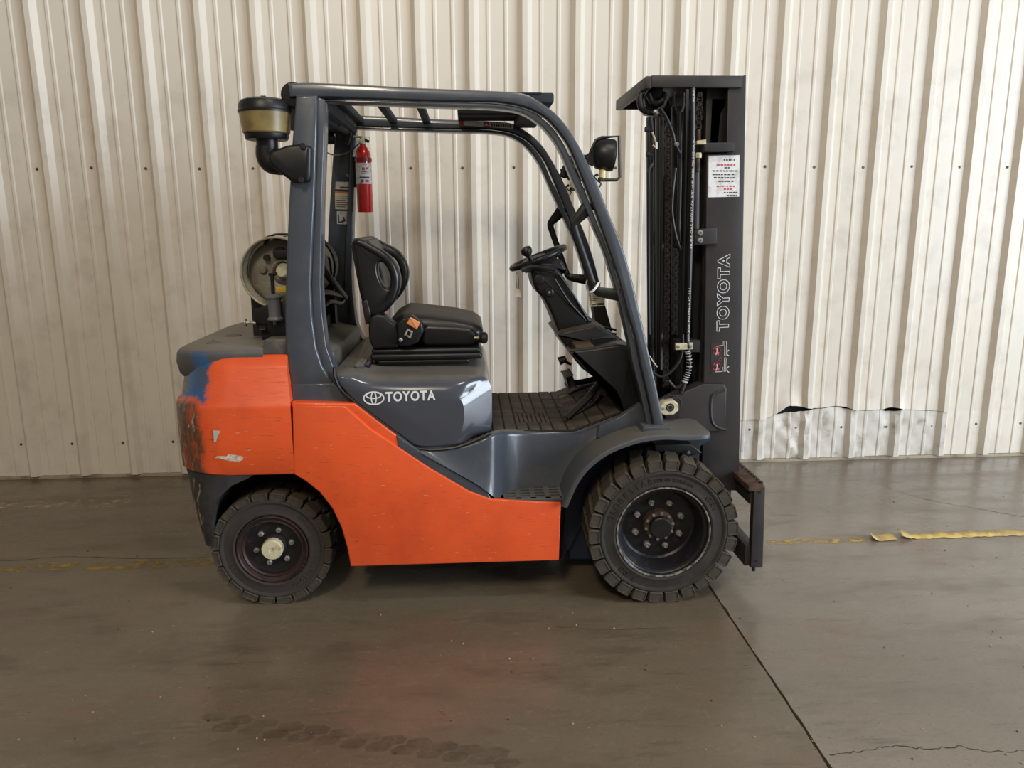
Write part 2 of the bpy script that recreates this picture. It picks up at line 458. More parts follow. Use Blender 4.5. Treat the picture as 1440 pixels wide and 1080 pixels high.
while k < 39:
    xa, xb = RX0+k*PITCHW-.026, RX0+(k+3)*PITCHW-.026
    torn = xb > TX0 and xa < TX1
    if not torn:
        add('wall_panel', panel(k, 3, footz, lambda x: 4.4, 10), 'wall', wall, smooth=20)
    else:
        def up_z0(x): return tearz(x)+gapz(x)*.5 if TX0 < x < TX1 else tearz(x)
        def lo_z1(x): return tearz(x)-gapz(x)*.5 if TX0 < x < TX1 else tearz(x)
        def dent_u(x, y, z, d, f):
            q = max(0, 1-(z-tearz(x))/.16)**2 if TX0 < x < TX1 else 0
            return y-q*(.006+gapz(x)*.55)+q*.006*nz1(x, z)
        def dent_l(x, y, z, d, f):
            if not TX0 < x < TX1: return y
            e = min(1, (x-TX0)/.12, (TX1-x)/.12)
            hv = min(1., max(0, 1-abs(x-wpt(1115, 600)[0])/.22))
            yy = y+(WY-.012-y)*.35*e*f
            return yy+e*(.015*nz1(x, z)*(.3+.7*hv)+gapz(x)*.7*f*f+.022*hv*nz1(x, z, .45)+.006*nz1(x, z, .3))
        bm = panel(k, 3, up_z0, lambda x: 4.4, 60, dent_u)
        add('wall_panel', bm, 'wall', wall, smooth=20)
        o = add('wall_panel', panel(k, 3, footz, lo_z1, 16, dent_l), ['wall', 'wall_dent'], wall, smooth=20, label='crumpled scuffed foot of a wall sheet below the rip')
        for f in o.data.polygons:
            if TX0+.06 < f.center.x+o.location.x+OFF[wall.name].x < TX1-.03: f.material_index = 1
    k += 3
# screws in two rows, one in the pan left of every rib
sm = lathe([(0, .0085), (.0025, .0085), (.003, .005), (.006, .0045)], (0, 0, 0), (0, -1, 0), 8)
M['screw'] = mat('zinc_screw', S(96, 92, 84), .45, metal=.5)
sme = bpy.data.meshes.new('screw'); sm.to_mesh(sme); sm.free(); sme.materials.append(M['screw'])
for zz in (at(580, 236, WY-N).y, at(1190, 600.5, WY-N).y):
    for k in range(-12, 34):
        put('screw', sme, wall, (RX0+k*PITCHW-.052, WY-.0008, zz+random.uniform(-.004, .004)))
o = add('trim_1', boxb((-10, WY-.012, 0), (10, WY+.04, .020), .003), 'trimc', smooth=20); o['kind'] = 'structure'

# faint print of a chevron tyre tread
M['print'] = None
t = NT('dusty_tyre_print'); t.col(S(62, 52, 42)).set(.5); t.l.new(t.ramp(t.noise(9, 6, .7), .3, .75, .04, .28), t.b.inputs['Alpha']); M['print'] = t.m
bm = bmesh.new()
for i in range(12):
    for r_ in range(2):
        c = gnd(302+i*36+r_*14, 1008+i*4.6+r_*15)
        pts = [(-.036, -.018), (.02, -.024), (.042, -.004), (.034, .020), (-.014, .026), (-.042, .006)]
        bm.faces.new([bm.verts.new((c.x+a, c.y+b*(1 if r_ else -1), .0007)) for a, b in pts])
tk = add('tyre_track', bm, 'print', None, smooth=0)
tag(tk, 'faint dark chevron tyre track printed on the floor in front of the truck', 'tyre track')
# --- floor markings
def flaky(name, c, lo, hi, scale):
    t = NT(name); n = t.noise(scale, 7, .72, (1, 1.5, 1))
    t.col(t.mix(t.ramp(t.noise(26, 5), .4, .7), c, S(150, 128, 84))).set(.6)
    t.l.new(t.ramp(n, lo, hi), t.b.inputs['Alpha']); return t.m
M['yel_faint'] = flaky('worn_yellow_paint', S(150, 122, 54), .44, .62, 12)
M['yel_mid'] = flaky('flaking_yellow_paint', S(196, 164, 86), .46, .56, 16)
M['white_faint'] = flaky('worn_white_paint', S(196, 184, 158), .50, .66, 14)
def strip(x0, x1, yc, w, z=.0008, n=40, rag=.008):
    bm = bmesh.new(); pr = None
    for i in range(n+1):
        x = x0+(x1-x0)*i/n
        a = bm.verts.new((x, yc-w/2+random.uniform(-rag, rag), z)); b = bm.verts.new((x, yc+w/2+random.uniform(-rag, rag), z))
        if pr: bm.faces.new((pr[0], a, b, pr[1]))
        pr = (a, b)
    return bm
YL = gnd(1350, 753).y
tag(add('floor_line', strip(-6, -.95, gnd(60, 798).y, .085), 'yel_faint', smooth=0), 'faint worn yellow painted line on brown floor behind the rear wheel', 'floor marking')
tag(add('floor_line', strip(gnd(1078, 762).x, gnd(1222, 760).x, YL-.015, .06), 'yel_mid', smooth=0), 'flaking pale yellow paint line on floor beside the fork carriage', 'floor marking')
tag(add('floor_line', strip(-6, gnd(185, 706).x, gnd(60, 710).y, .13), 'white_faint', smooth=0), 'worn whitish paint streak on floor near the wall foot, far left', 'floor marking')
def tape(pts_px, w, curl, name, label, yaw=0.):
    bm = bmesh.new(); pr = None; a0, a1 = gnd(*pts_px[0]), gnd(*pts_px[1]); n = 70
    for i in range(n+1):
        q = i/n; p = a0.lerp(a1, q); c = curl(q)
        ra, rb = random.uniform(-.006, .006), random.uniform(-.006, .006)
        a = bm.verts.new((p.x, p.y-w/2+ra, .0015+c)); b = bm.verts.new((p.x+.02*yaw, p.y+w/2+rb, .0015+c*1.25))
        if pr: bm.faces.new((pr[0], a, b, pr[1]))
        pr = (a, b)
    ob = add(name, bm, 'tape', smooth=60); sd = ob.modifiers.new('s', 'SOLIDIFY'); sd.thickness = .0012; sd.offset = 1
    return tag(ob, label, 'floor tape')
M['tape'] = mat('scuffed_yellow_tape', S(214, 184, 100), .55, var=(S(186, 162, 116), 16, .42, .6), bump=(60, .4))
tape(((1262, 755), (1560, 745)), .075, lambda q: .022*max(0, 1-q/.05)**1.6+.004*max(0, math.sin(q*40))*max(0, 1-q*1.6), 'floor_tape', 'long yellow floor tape with curled left end, on the right side of floor', 1)
tape(((1223, 758), (1256, 756)), .075, lambda q: .02*max(0, 1-q/.3)**1.5+.006*q, 'floor_tape', 'short torn scrap of yellow floor tape with curled edge', .6)

# ================================================================== FORKLIFT
truck = empty('forklift', (0.05, MID, 0), 'orange and grey gas forklift with black mast and no forks, parked before the ribbed wall', 'forklift')
zc = lambda px, py, o: at(px, py, o).y
xc = lambda px, py, o: at(px, py, o).x

# --- chassis (dark core) 
ch = ex([(500, 655), (560, 640), (690, 622), (780, 622), (800, 660), (790, 785), (500, 790), (480, 700), (440, 660)], .24, .24, .915, .01)
chassis = add('chassis', ch, 'dark', truck)
bm = ex([(300, 650), (440, 600), (500, 640), (500, 770), (470, 790), (430, 760), (330, 740), (300, 720)], .36, .36, .80, .01)
add('rear_axle_housing', bm, 'dark', chassis)
bm = ex([(790, 640), (850, 612), (960, 610), (960, 740), (900, 790), (800, 790)], .30, .32, .84, .01)
add('front_inner_wing', bm, 'navy', chassis)
add('drive_axle', cyl((xc(933, 742, 0), N+.2, zc(933, 742, 0)), (xc(933, 742, 0), 2*MID-N-.2, zc(933, 742, 0)), .09, 20), 'dark', chassis)

# --- side frame panels
def frame_panels(m=False):
    a = ex([(411, 571), (484, 571), (500, 585), (522, 604), (605, 659), (660, 691), (690, 702), (789, 707), (786, 788), (493, 797), (488, 770), (480, 742), (467, 715), (449, 692), (430, 677), (413, 667)], .03, .03, .05, .006)
    b = ex([(411, 565), (440, 566), (499, 567), (530, 591), (558, 612), (562, 632), (522, 606), (500, 587), (484, 573), (411, 573)], .05, .042, .10, .006)
    return a, b
a, b = frame_panels()
fp = add('side_frame_panel', a, 'orange', truck, label='scraped orange lower frame panel')
add('chamfer_strip', b, 'orange', fp)
a, b = frame_panels()
f2 = add('side_frame_panel', mirror(a), 'orange', truck); a.free(); add('chamfer_strip', mirror(b), 'orange', f2); b.free()
bm = ex([(558, 612), (600, 641), (684, 689), (692, 703), (660, 693), (605, 661), (561, 632)], .045, .038, .10, .004)
add('edge_guard', bm, 'grey', fp, label='scuffed grey strip along the sloping edge')

# --- counterweight
def ring(xr, xf, y0, y1, rad, z, n=7):
    rad = min(rad, abs(xf-xr)*.95)
    p = [Vector((xf, y0, z))]
    for j in range(n+1):
        a = math.pi/2*j/n; p.append(Vector((xr+rad-rad*math.sin(a), y0+rad-rad*math.cos(a), z)))
    for j in range(n+1):
        a = math.pi/2*j/n; p.append(Vector((xr+rad-rad*math.cos(a), y1-rad+rad*math.sin(a), z)))
    p.append(Vector((xf, y1, z))); return p
def loft(secs, bm=None, bow=0.):
    bm = bm or bmesh.new(); rs = []
    for s in secs:
        q = ring(*s)
        if bow:
            for v in q: v.x -= bow*max(0, 1-((v.y-MID)/.55)**2)*max(0, min(1, (s[1]-v.x)/.2))
        rs.append([bm.verts.new(v) for v in q])
    m = len(rs[0])
    for a, b in zip(rs, rs[1:]):
        for i in range(m): bm.faces.new((a[i], a[(i+1) % m], b[(i+1) % m], b[i]))
    bm.faces.new(rs[0]); bm.faces.new(rs[-1][::-1]); return bm
def sec(xr, xf, o, rad, z): return (xr, xf, N+o, 2*MID-N-o, rad, z)
zb, zr, zt = zc(410, 667, .03), zc(410, 568, .03), zc(340, 499, .09)
xf0 = xc(411, 620, .03); xf1 = xc(404, 500, .09)
xb = xc(247, 600, .14)
# paint zones of the casting: grey rear with a blue patch at the corner, scraped bare on the rear corner
t = orange_mat(); t.m.name = 'counterweight_paint'
base_col = t.b.inputs['Base Color'].links[0].from_socket
px_, py_, pz_ = t.xyz(0), t.xyz(1), t.xyz(2)
jit = t.math('MULTIPLY', t.math('SUBTRACT', t.noise(16, 6, .7), .5), .09)
M['cw'] = t.m
cwo = Vector((-.95, MID, .83))
def lx(px, py, o): return xc(px, py, o)-cwo.x
hz = zr-cwo.z
xx = t.math('ADD', px_, jit); 
blue = t.math('MULTIPLY', t.ramp(xx, lx(296, 530, .07), lx(288, 530, .07), 0, 1), t.ramp(t.math('ADD', pz_, jit), hz+.0, hz+.03))
v = t.mix(blue, base_col, t.mix(t.ramp(t.noise(9, 4), .4, .65), S(40, 92, 148), S(70, 84, 104)))
bare = t.math('MULTIPLY', t.ramp(xx, lx(292, 620, .06), lx(276, 620, .06), 0, 1), t.ramp(pz_, hz+.02, hz-.01))
streak = t.noise(26, 6, .75, (1, 1, .25))
v = t.mix(t.math('MULTIPLY', bare, t.ramp(streak, .40, .56, .55, 1)), v, S(92, 68, 52))
v = t.mix(t.math('MULTIPLY', bare, t.ramp(t.noise(40, 5, .7, (1, 1, .3)), .55, .64)), v, S(186, 170, 142))
grey = t.math('MULTIPLY', t.ramp(px_, lx(262, 530, .1), lx(256, 530, .1)), t.ramp(pz_, hz+.02, hz+.05))
v = t.mix(grey, v, S(92, 92, 92)); t.col(v)
cw = add('counterweight', loft([
    sec(xb+.012, xf0, .036, .22, zb), sec(xb, xf0, .03, .22, zb+.008), sec(xb-.004, xf0, .03, .22, (zb+zr)/2), sec(xb-.002, xf0, .03, .22, zr-.02),
    sec(xb+.006, xf0, .033, .22, zr-.004), sec(xb+.02, xf0, .042, .22, zr+.008), sec(xb+.045, xf1, .066, .22, zc(340, 519, .066)), sec(xb+.05, xf1, .072, .22, zc(340, 515, .07)), sec(xb+.066, xf1, .096, .21, zt-.008), sec(xb+.085, xf1, .115, .2, zt)], bow=.03), 'cw', truck, origin=cwo, smooth=40, label='orange counterweight with blue corner patch and scraped rear edge')
# scrapes through the paint
def flake(pts, o, c, name='paint_chip', par=cw):
    add(name, rectpoly(PL(pts, o), N+o-.0009, .0012), c, par, smooth=0)
M['chipw'] = mat('bare_primer', S(206, 196, 184), .7, var=(S(170, 150, 130), 60, .45, .62))
M['chipg'] = mat('bare_grey_metal', S(176, 170, 164), .6)
flake([(300, 605), (310, 606), (306, 614), (304, 621), (301, 622)], .03, 'chipg')
flake([(305, 641), (318, 642), (321, 639), (332, 640), (341, 642), (342, 646), (336, 649), (322, 648), (312, 645), (303, 644)], .03, 'chipw')
# dusty top cover
xf2 = xc(472, 513, .20); xfm = xc(370, 497, .10)
cov = loft([sec(xb+.03, xfm, .125, .17, zt-.115), sec(xb+.008, xfm, .115, .18, zt-.09), sec(xb+.0, xfm, .105, .19, zt-.05), sec(xb+.006, xfm, .094, .2, zt-.012), sec(xb+.018, xfm, .090, .2, zt+.002), sec(xb+.045, xfm, .096, .2, zt+.016), sec(xb+.085, xfm, .12, .19, zt+.028), sec(xb+.17, xfm, .20, .15, zt+.036)], bow=.03)
t = NT('dusty_cover_paint')
f = t.math('MULTIPLY', t.ramp(t.nz(), .55, .97), t.ramp(t.noise(14, 6), .15, .6, .5, .85))
v = t.mix(t.ramp(t.noise(12, 5), .4, .7), S(84, 84, 86), S(98, 92, 84)); v = t.mix(f, v, S(118, 110, 98))
jx = t.math('ADD', t.xyz(0), t.math('MULTIPLY', t.math('SUBTRACT', t.noise(14, 6, .7), .5), .10))
b_ = t.math('MULTIPLY', t.math('MULTIPLY', t.ramp(jx, lx(262, 510, .1), lx(268, 510, .1)), t.ramp(jx, lx(300, 510, .1), lx(286, 510, .1))), t.ramp(t.xyz(1), -.26, -.34))
v = t.mix(t.math('MULTIPLY', b_, t.ramp(t.nz(), .9, .6)), v, t.mix(t.ramp(t.noise(11, 4), .4, .65), S(40, 96, 156), S(74, 92, 116)))
t.col(v).set(.55); M['cover'] = t.m
cover = add('counterweight_cover', cov, 'cover', truck, smooth=50, label='dusty grey top cover', origin=cwo)
cv2 = prism(bmesh.new(), [Vector(q) for q in ((xfm-.25, zt-.06), (xfm-.25, zt+.034), (xc(420, 480, .2), zt+.030), (xf2-.01, zt-.004), (xf2, zt-.014), (xf2, zt-.10))], N+.185, 2*MID-N-.185, .012)
add('cover_front', cv2, 'dusty', cover, smooth=50)
bm = ex([(373, 478), (404, 476), (408, 498), (368, 498)], .12, .105, .26, .006)
add('cover_block', bm, 'dusty', cover)
add('cover_block_strip', ex([(388, 486), (403, 486), (403, 491), (388, 491)], .108, .107, .112, .001), 'label', cover)
add('lid_disc', lathe([(0, .035), (.004, .034), (.005, .028)], (xc(330, 474, .4), N+.38, zt+.034), Z, 20), 'dusty', cover)
# rear skirt behind the wheel
z1, z0 = zb+.004, zc(285, 773, .06)
sk = loft([sec(xb+.085, xc(296, 770, .06), .09, .16, z0), sec(xb+.07, xc(297, 745, .06), .07, .18, z0+.08), sec(xb+.05, xc(300, 715, .06), .055, .2, zc(300, 715, .06)),
           sec(xb+.035, xc(312, 695, .06), .05, .2, zc(312, 695, .06)), sec(xb+.022, xc(328, 681, .06), .045, .2, zc(328, 681, .06)), sec(xb+.012, xc(350, 671, .06), .042, .21, zc(350, 671, .06)), sec(xb+.01, xc(362, 668, .06), .042, .21, z1)], bow=.03)
M['skirt'] = mat('scuffed_dark_skirt', S(58, 58, 60), .5, var=(S(40, 38, 37), 8, .4, .65))
t = NT('scraped_skirt'); st = t.noise(34, 6, .7, (1, 1, .3))
lowx = t.ramp(t.xyz(0), -.02, -.075)
v = t.mix(t.ramp(t.noise(8, 4), .4, .65), S(60, 60, 62), S(42, 40, 39)); v = t.mix(t.math('MULTIPLY', lowx, t.ramp(st, .56, .64)), v, S(160, 140, 112))
t.col(v).set(.5); M['skirt'] = t.m
add('rear_skirt', sk, 'skirt', cw, smooth=40, label='scraped dark grey rear skirt')

# --- hood
zh = .979
HI = [(479, 532), (483, 544), (500, 561), (530, 584), (566, 611), (590, 625), (636, 623), (646, 616), (651, 600), (653, 580), (649, 564), (637, 557), (600, 558), (550, 557), (514, 549), (494, 536)]
HO_ = [(470, 512), (473, 531), (500, 563), (530, 586), (566, 613), (590, 627), (643, 625), (671, 616), (690, 604), (692, 572), (690, 543), (676, 520), (640, 0), (575, 0), (525, 0), (496, 0)]
inner = PL(HI, .055); outer = [at(x, y if y else 530, .12) for x, y in HO_]
for k, dz in ((12, 0), (13, 0), (14, .006), (15, .03), (0, .022)): outer[k].y = zh+dz
outer[11].y = zh-.012
def smooth2(p, q):          # round both outlines alike
    a = crom([Vector((v.x, v.y, 0)) for v in p], 4, True); b = crom([Vector((v.x, v.y, 0)) for v in q], 4, True)
    return [Vector((v.x, v.y)) for v in a], [Vector((v.x, v.y)) for v in b]
inner, outer = smooth2(inner, outer)
hb = bmesh.new(); rings = []
for j in range(9):                      # round shoulder, with a flat facet at the front corner
    a = j/8*math.pi/2; ring_ = []
    for i, (p, q) in enumerate(zip(inner, outer)):
        w = max(0, min(1, (2.6-abs(i/4-8.8))/.9)); q0 = math.sin(a)*(1-w)+j/8*w; d0 = (1-math.cos(a))*(1-w)+j/8*w
        v = p.lerp(q, q0); ring_.append(Vector((v.x, N+.055+.085*d0, v.y)))
    rings.append(ring_)
rings += [[Vector((v.x, 2*MID-v.y, v.z)) for v in r] for r in reversed(rings)]
vs = [[hb.verts.new(v) for v in p] for p in rings]
for a, b in zip(vs, vs[1:]):
    for k in range(len(a)): hb.faces.new((a[k], a[(k+1) % len(a)], b[(k+1) % len(a)], b[k]))
hb.faces.new(vs[0]); hb.faces.new(vs[-1][::-1])
hood = add('engine_hood', hb, 'hood', truck, smooth=28, label='glossy grey engine hood with dusty top')
# latch recess at the rear of the hood
add('hood_recess', boxb((xc(484, 505, .2), N+.16, zh+.012), (xc(512, 500, .2), N+.36, zh+.036), .012), 'hood', hood, smooth=40)
add('latch', boxb((xc(516, 500, .3), N+.22, zh+.005), (xc(522, 500, .3), N+.34, zh+.03), .004), 'blackdust', hood)
add('latch', boxb((xc(505, 505, .3), N+.14, zh+.03), (xc(512, 505, .3), N+.30, zh+.043), .004), 'dusty', hood)
# gasket line
g = tube([Vector((p.x, N+.058, p.y)) for p in PL([(470, 516), (471, 529), (479, 547), (499, 565), (529, 588), (566, 616), (590, 631), (641, 629), (690, 609)], .06)], .006, 6, smooth=3)
add('hood_gasket', g, 'black', hood)
# emblem and lettering
ho = .0535
c = P3(525.5, 560, .0545)
sc = .0415
def ell(cx, cz, a, b, n=40): return [Vector((c.x+cx+a*math.cos(2*math.pi*i/n), c.y, c.z+cz+b*math.sin(2*math.pi*i/n))) for i in range(n)]
em = tube(ell(0, 0, .0395, .0255), .0030, 6, closed=True, flat=(Yv, .4))
tube(ell(0, .0115, .029, .0125), .0026, 6, bm=em, closed=True, flat=(Yv, .4)); tube(ell(0, 0, .0095, .0245), .0026, 6, bm=em, closed=True, flat=(Yv, .4))
add('emblem', em, 'silver', hood)
ltr = text_bm('TOYOTA', .040, .0009, spacing=1.16, bold=.0011)
lo = min(v.co.x for v in ltr.verts); hi = max(v.co.x for v in ltr.verts); hh = max(v.co.y for v in ltr.verts)-min(v.co.y for v in ltr.verts)
x0, x1 = P3(542, 559, ho), P3(612, 556.5, ho)
sx = (x1.x-x0.x)/(hi-lo); sy = abs(at(577, 551, ho).y-at(577, 565, ho).y)/hh
place(ltr, (x0+x1)/2+Vector((0, .0012, 0)), x1-x0, Vector((0, .07, 1)), sx, sy)
add('lettering', ltr, 'silver', hood, smooth=0)

# --- step side cover, floor, mat
top = [(592, 630), (645, 628), (668, 622), (690, 613), (702, 610), (715, 609), (740, 609), (775, 608), (810, 606), (840, 596), (872, 582), (898, 567), (914, 598)]
botm = [(592, 634), (640, 664), (662, 677), (682, 693), (697, 703), (712, 703), (738, 702), (772, 701), (800, 660), (838, 622), (872, 606), (898, 601), (914, 599)]
dep = [.062, .060, .060, .066, .10, .15, .185, .20, .205, .205, .205, .205, .205]
def dense(l, n=5):
    return crom([Vector((q,)*3) if not isinstance(q, tuple) else Vector((q[0], q[1], 0)) for q in l], n)
tt, bb, dd = dense(top), dense(botm), [v.x for v in dense(dep)]
bm = bmesh.new(); pr = None
for a, b, o in zip(tt, bb, dd):
    pt, pb = P3(a.x, a.y, o), P3(b.x, b.y, o)
    pb.x = pt.x if abs(pb.x-pt.x) < .05 else pb.x
    lip = pt+Vector((0, .05, .004))
    q = [bm.verts.new(lip), bm.verts.new(pt+Vector((0, .012, .003))), bm.verts.new(pt+Vector((0, .002, -.004))), bm.verts.new(pt+Vector((0, 0, -.014)))]
    q += [bm.verts.new(pt.lerp(pb, .35)+Vector((0, -.004, 0))), bm.verts.new(pt.lerp(pb, .75)+Vector((0, -.012, 0))), bm.verts.new(pb+Vector((0, -.03, 0)))]
    if pr:
        for i in range(6): bm.faces.new((pr[i], q[i], q[i+1], pr[i+1]))
    pr = q
side = add('step_side_cover', bm, 'grey', truck, smooth=50, label='grey moulded panel between floor and step')
bm = ex([(872, 584), (899, 566), (914, 600), (880, 606), (850, 616), (838, 614), (842, 598)], .19, .17, .215, .004)
add('pillar_foot_panel', bm, 'grey', side)
# step
sz = zc(745, 701, .04); sx0, sx1 = xc(690, 700, .04), xc(792, 705, .04)
stp = boxb((sx0-.03, N+.036, sz-.014), (sx1, N+.06, sz), .004)
boxb((sx0-.03, N+.19, sz-.05), (sx1, N+.24, sz), .004, bm=stp)
boxb((sx0-.03, N+.04, sz-.006), (sx0+.055, N+.20, sz), 0, bm=stp)
cx = [sx0+.055+i*(sx1-sx0-.055)/4 for i in range(5)]
for i in range(5): boxb((cx[i]-.011, N+.04, sz-.012), (cx[i]+.011, N+.20, sz), 0, bm=stp)
for j in range(5): boxb((sx0, N+.05+j*.033, sz-.012), (sx1, N+.05+j*.033+.019, sz-.0006), 0, bm=stp)
step = add('step', stp, 'fender', truck, smooth=20, label='slotted grey step')
add('step_well', boxb((sx0-.02, N+.06, sz-.06), (sx1, N+.23, sz-.03)), 'dark', step)
# floor plate and mat
fz = zc(750, 608, .2); fx0, fx1, fx2 = xc(686, 612, .2), xc(808, 606, .2), xc(874, 581, .2); fz2 = zc(874, 581, .2)
y0, y1 = N+.205, 2*MID-N-.205
flp = prism(bmesh.new(), [Vector(q) for q in ((fx0-.08, fz-.004), (fx1, fz-.004), (fx2+.04, fz2+.01), (fx2+.04, fz2-.06), (fx1, fz-.07), (fx0-.08, fz-.07))], y0, y1, .003)
flo = add('floor_plate', flp, 'grey', truck)
M['mat'] = mat('brown_dusty_rubber_mat', S(62, 54, 45), .8, var=(S(84, 74, 62), 10, .4, .7), bump=(200, .3))
M['matb'] = mat('rubber_mat_base', S(36, 32, 28), .85)
mtb = prism(bmesh.new(), [Vector(q) for q in ((fx0-.03, fz), (fx1, fz), (fx2, fz2), (fx2, fz2+.006), (fx1, fz+.006), (fx0-.03, fz+.006))], y0, y1, 0)
fmat = add('floor_mat', mtb, 'matb', flo, smooth=0)
def pad(xa, ya, xb_, yb):
    me = boxb((xa, ya, fz+.004), (xb_, yb, fz+.0115), .002)
    add('tread_pad', me, 'mat', fmat, smooth=20)
nx = 4; L0 = fx0-.028
pw = .052
for i in range(3): pad(L0+i*pw, y0+.01, L0+i*pw+pw-.007, y1-.01)
XA = L0+3*pw
for i in range(3):
    pad(XA+i*pw, y0+.30, XA+i*pw+pw-.007, y1-.01)
    pad(XA+i*pw, y0+.01, XA+i*pw+pw-.007, y0+.12)
for i in range(8): pad(XA+i*.0195, y0+.127, XA+i*.0195+.0145, y0+.293)
XB = XA+3*pw
for i in range(4):
    ya = y0+.01+i*(y1-y0)/4
    for j in range(2): pad(XB+j*.062, ya, min(XB+j*.062+.055, fx1+.004), ya+(y1-y0)/4-.012)
sl = (Vector((fx2, 0, fz2))-Vector((fx1, 0, fz))); ang = math.atan2(sl.z, sl.x); LL = sl.length
for i in range(3):
    for j in range(5):
        ya = y0+.01+j*(y1-y0)/5
        cxx = Vector((fx1, 0, fz+.006))+sl*((i+.5)/3); cxx.y = ya+(y1-y0)/10-.005
        h = Vector((LL/6-.004, (y1-y0)/10-.006, .004))
        add('tread_pad', boxb(cxx-h, cxx+h, .002, rot=Matrix.Rotation(-ang, 3, 'Y')), 'mat', fmat, smooth=20)

# --- front fender: a bent plate over the tyre, on each side
def fender(m=False):
    outer = [(792, 712), (797, 700), (806, 680), (819, 661), (836, 645), (856, 632), (880, 622), (905, 615), (935, 612), (965, 613), (1000, 611)]
    pts = crom([P3(x, y, .01) for x, y in outer], 4); n = len(pts)
    bm = bmesh.new(); pr = None
    for i, p in enumerate(pts):
        a = pts[max(0, i-1)]; b = pts[min(n-1, i+1)]; d = (b-a).normalized(); nn = Vector((-d.z, 0, d.x))
        w = .275
        if p.x > pts[-1].x-.045: w = .275-.05*((p.x-(pts[-1].x-.045))/.045)**2
        yb0 = N+.0+ (.02*((p.x-(pts[-1].x-.03))/.03)**2 if p.x > pts[-1].x-.03 else 0)
        sec_ = [(yb0, -.016), (yb0, -.004), (yb0+.003, .002), (yb0+.010, .006), (N+w, .006), (N+w, 0), (yb0+.012, 0), (yb0+.012, -.016)]
        q = []
        for (y, h) in sec_:
            v = p+nn*h; v.y = y if not m else 2*MID-y; q.append(bm.verts.new(v))
        if pr:
            for j in range(8): bm.faces.new((pr[j], pr[(j+1) % 8], q[(j+1) % 8], q[j]))
        else: bm.faces.new(q)
        pr = q
    bm.faces.new(pr[::-1]); return bm
fen = add('fender', fender(), 'fender', truck, smooth=50, label='grey fender over the near front tyre'); add('fender', fender(True), 'fender', truck, smooth=50)
bm = ex([(792, 715), (812, 678), (840, 648), (880, 627), (930, 618), (1000, 617), (960, 640), (880, 660), (830, 710), (800, 770), (789, 785)], .285, .275, .30, 0)
add('inner_liner', bm, 'navy', fen)
bm = ex([(918, 622), (970, 622), (985, 634), (965, 640), (920, 642)], .16, .13, .25, .006); add('fender_bracket', bm, 'black', fen)
add('bolt', hexa(P3(968, 636, .12), -Yv, .008, .008), 'steel', fen)

# --- wheels
def lug_mesh(name, r0_, r1, w, depth, skew, m, groove=.0):
    """one tread block: its axis is +Z (radial), it runs inward along +Y"""
    bm = bmesh.new(); secs = []
    def q(y, sh, k): 
        return [Vector((-w*.46*k+sh, y, r0_)), Vector((w*.46*k+sh, y, r0_)), Vector((w*.5*k+sh, y, r1-.010)), Vector((w*.42*k+sh, y, r1)), Vector((-w*.42*k+sh, y, r1)), Vector((-w*.5*k+sh, y, r1-.010))]
    def ins(l, d, y):
        c = sum(l, Vector())/len(l); return [Vector((c.x+(v.x-c.x)*(1-d/(w*.5)), y, c.z+(v.z-c.z)*(1-d/((r1-r0_)*.5)))) for v in l]
    A = q(.004, 0, 1)
    rings = [ins(A, .0062, .0022), ins(A, .005, -.0004), ins(A, .002, 0), A, q(depth*.45, skew*.25, 1.04), q(depth, skew, .85)]
    for z in (2, 3, 4, 5): pass
    vs = [[bm.verts.new(v) for v in r] for r in rings]
    for a, b in zip(vs, vs[1:]):
        for i in range(6): bm.faces.new((a[i], a[(i+1) % 6], b[(i+1) % 6], b[i]))
    bm.faces.new(vs[0]); bm.faces.new(vs[-1][::-1])
    bmesh.ops.recalc_face_normals(bm, faces=bm.faces)
    me = bpy.data.meshes.new(name); bm.to_mesh(me); bm.free(); me.materials.append(M[m])
    return me
def arc_text(s, c, r, a_mid, size, y, ext, parent, m, flip=False, step=.72, name='sidewall_lettering'):
    """letters set round the sidewall; a_mid in degrees anticlockwise from the right"""
    out = bmesh.new(); n = len(s)
    adv = [size*(step if ch not in 'I.-1 ' else step*.62) for ch in s]; tot = sum(adv); pos = -tot/2
    for ch, ad in zip(s, adv):
        p = pos+ad/2; pos += ad
        if ch == ' ': continue
        a = R(a_mid)-p/r if not flip else R(a_mid)+p/r
        rad = Vector((math.cos(a), 0, math.sin(a))); tan = Vector((math.sin(a), 0, -math.cos(a)))
        if flip: rad_v, tan_v = -rad, -tan
        else: rad_v, tan_v = rad, tan
        b = text_bm(ch, size, ext)
        place(b, c+rad*r+Vector((0, y, 0)), tan_v, rad_v)
        me = bpy.data.meshes.new('tmp'); b.to_mesh(me); out.from_mesh(me); bpy.data.meshes.remove(me); b.free()
    return add(name, out, m, parent, smooth=0)
def wheel(name, c, Rt, Rr, width, nl, tread, rub, rimm, side, full=True, steer=0):
    d = Vector((0, 1, 0))*side; S0 = Rt-tread
    prof = [(.018, Rr), (.004, Rr+.006), (.001, Rr+.012), (.003, Rr+.020), (.0055, Rr+.028), (.0055, S0-.022), (.001, S0-.015), (0, S0-.009), (.003, S0-.003), (.010, S0), (width-.01, S0), (width-.003, S0-.003), (width, S0-.012), (width, Rr+.02), (width-.018, Rr)]
    w = add(name, lathe(prof, c, d, 72, cap=False), rub, truck, origin=c, smooth=25)
    return w, d
M['rubber_lug'] = mat('tread_block_rubber', S(64, 59, 53), .8, var=(S(84, 74, 60), 22, .4, .75), dust=(S(104, 92, 74), .5), bump=(160, .15), spec=.3)
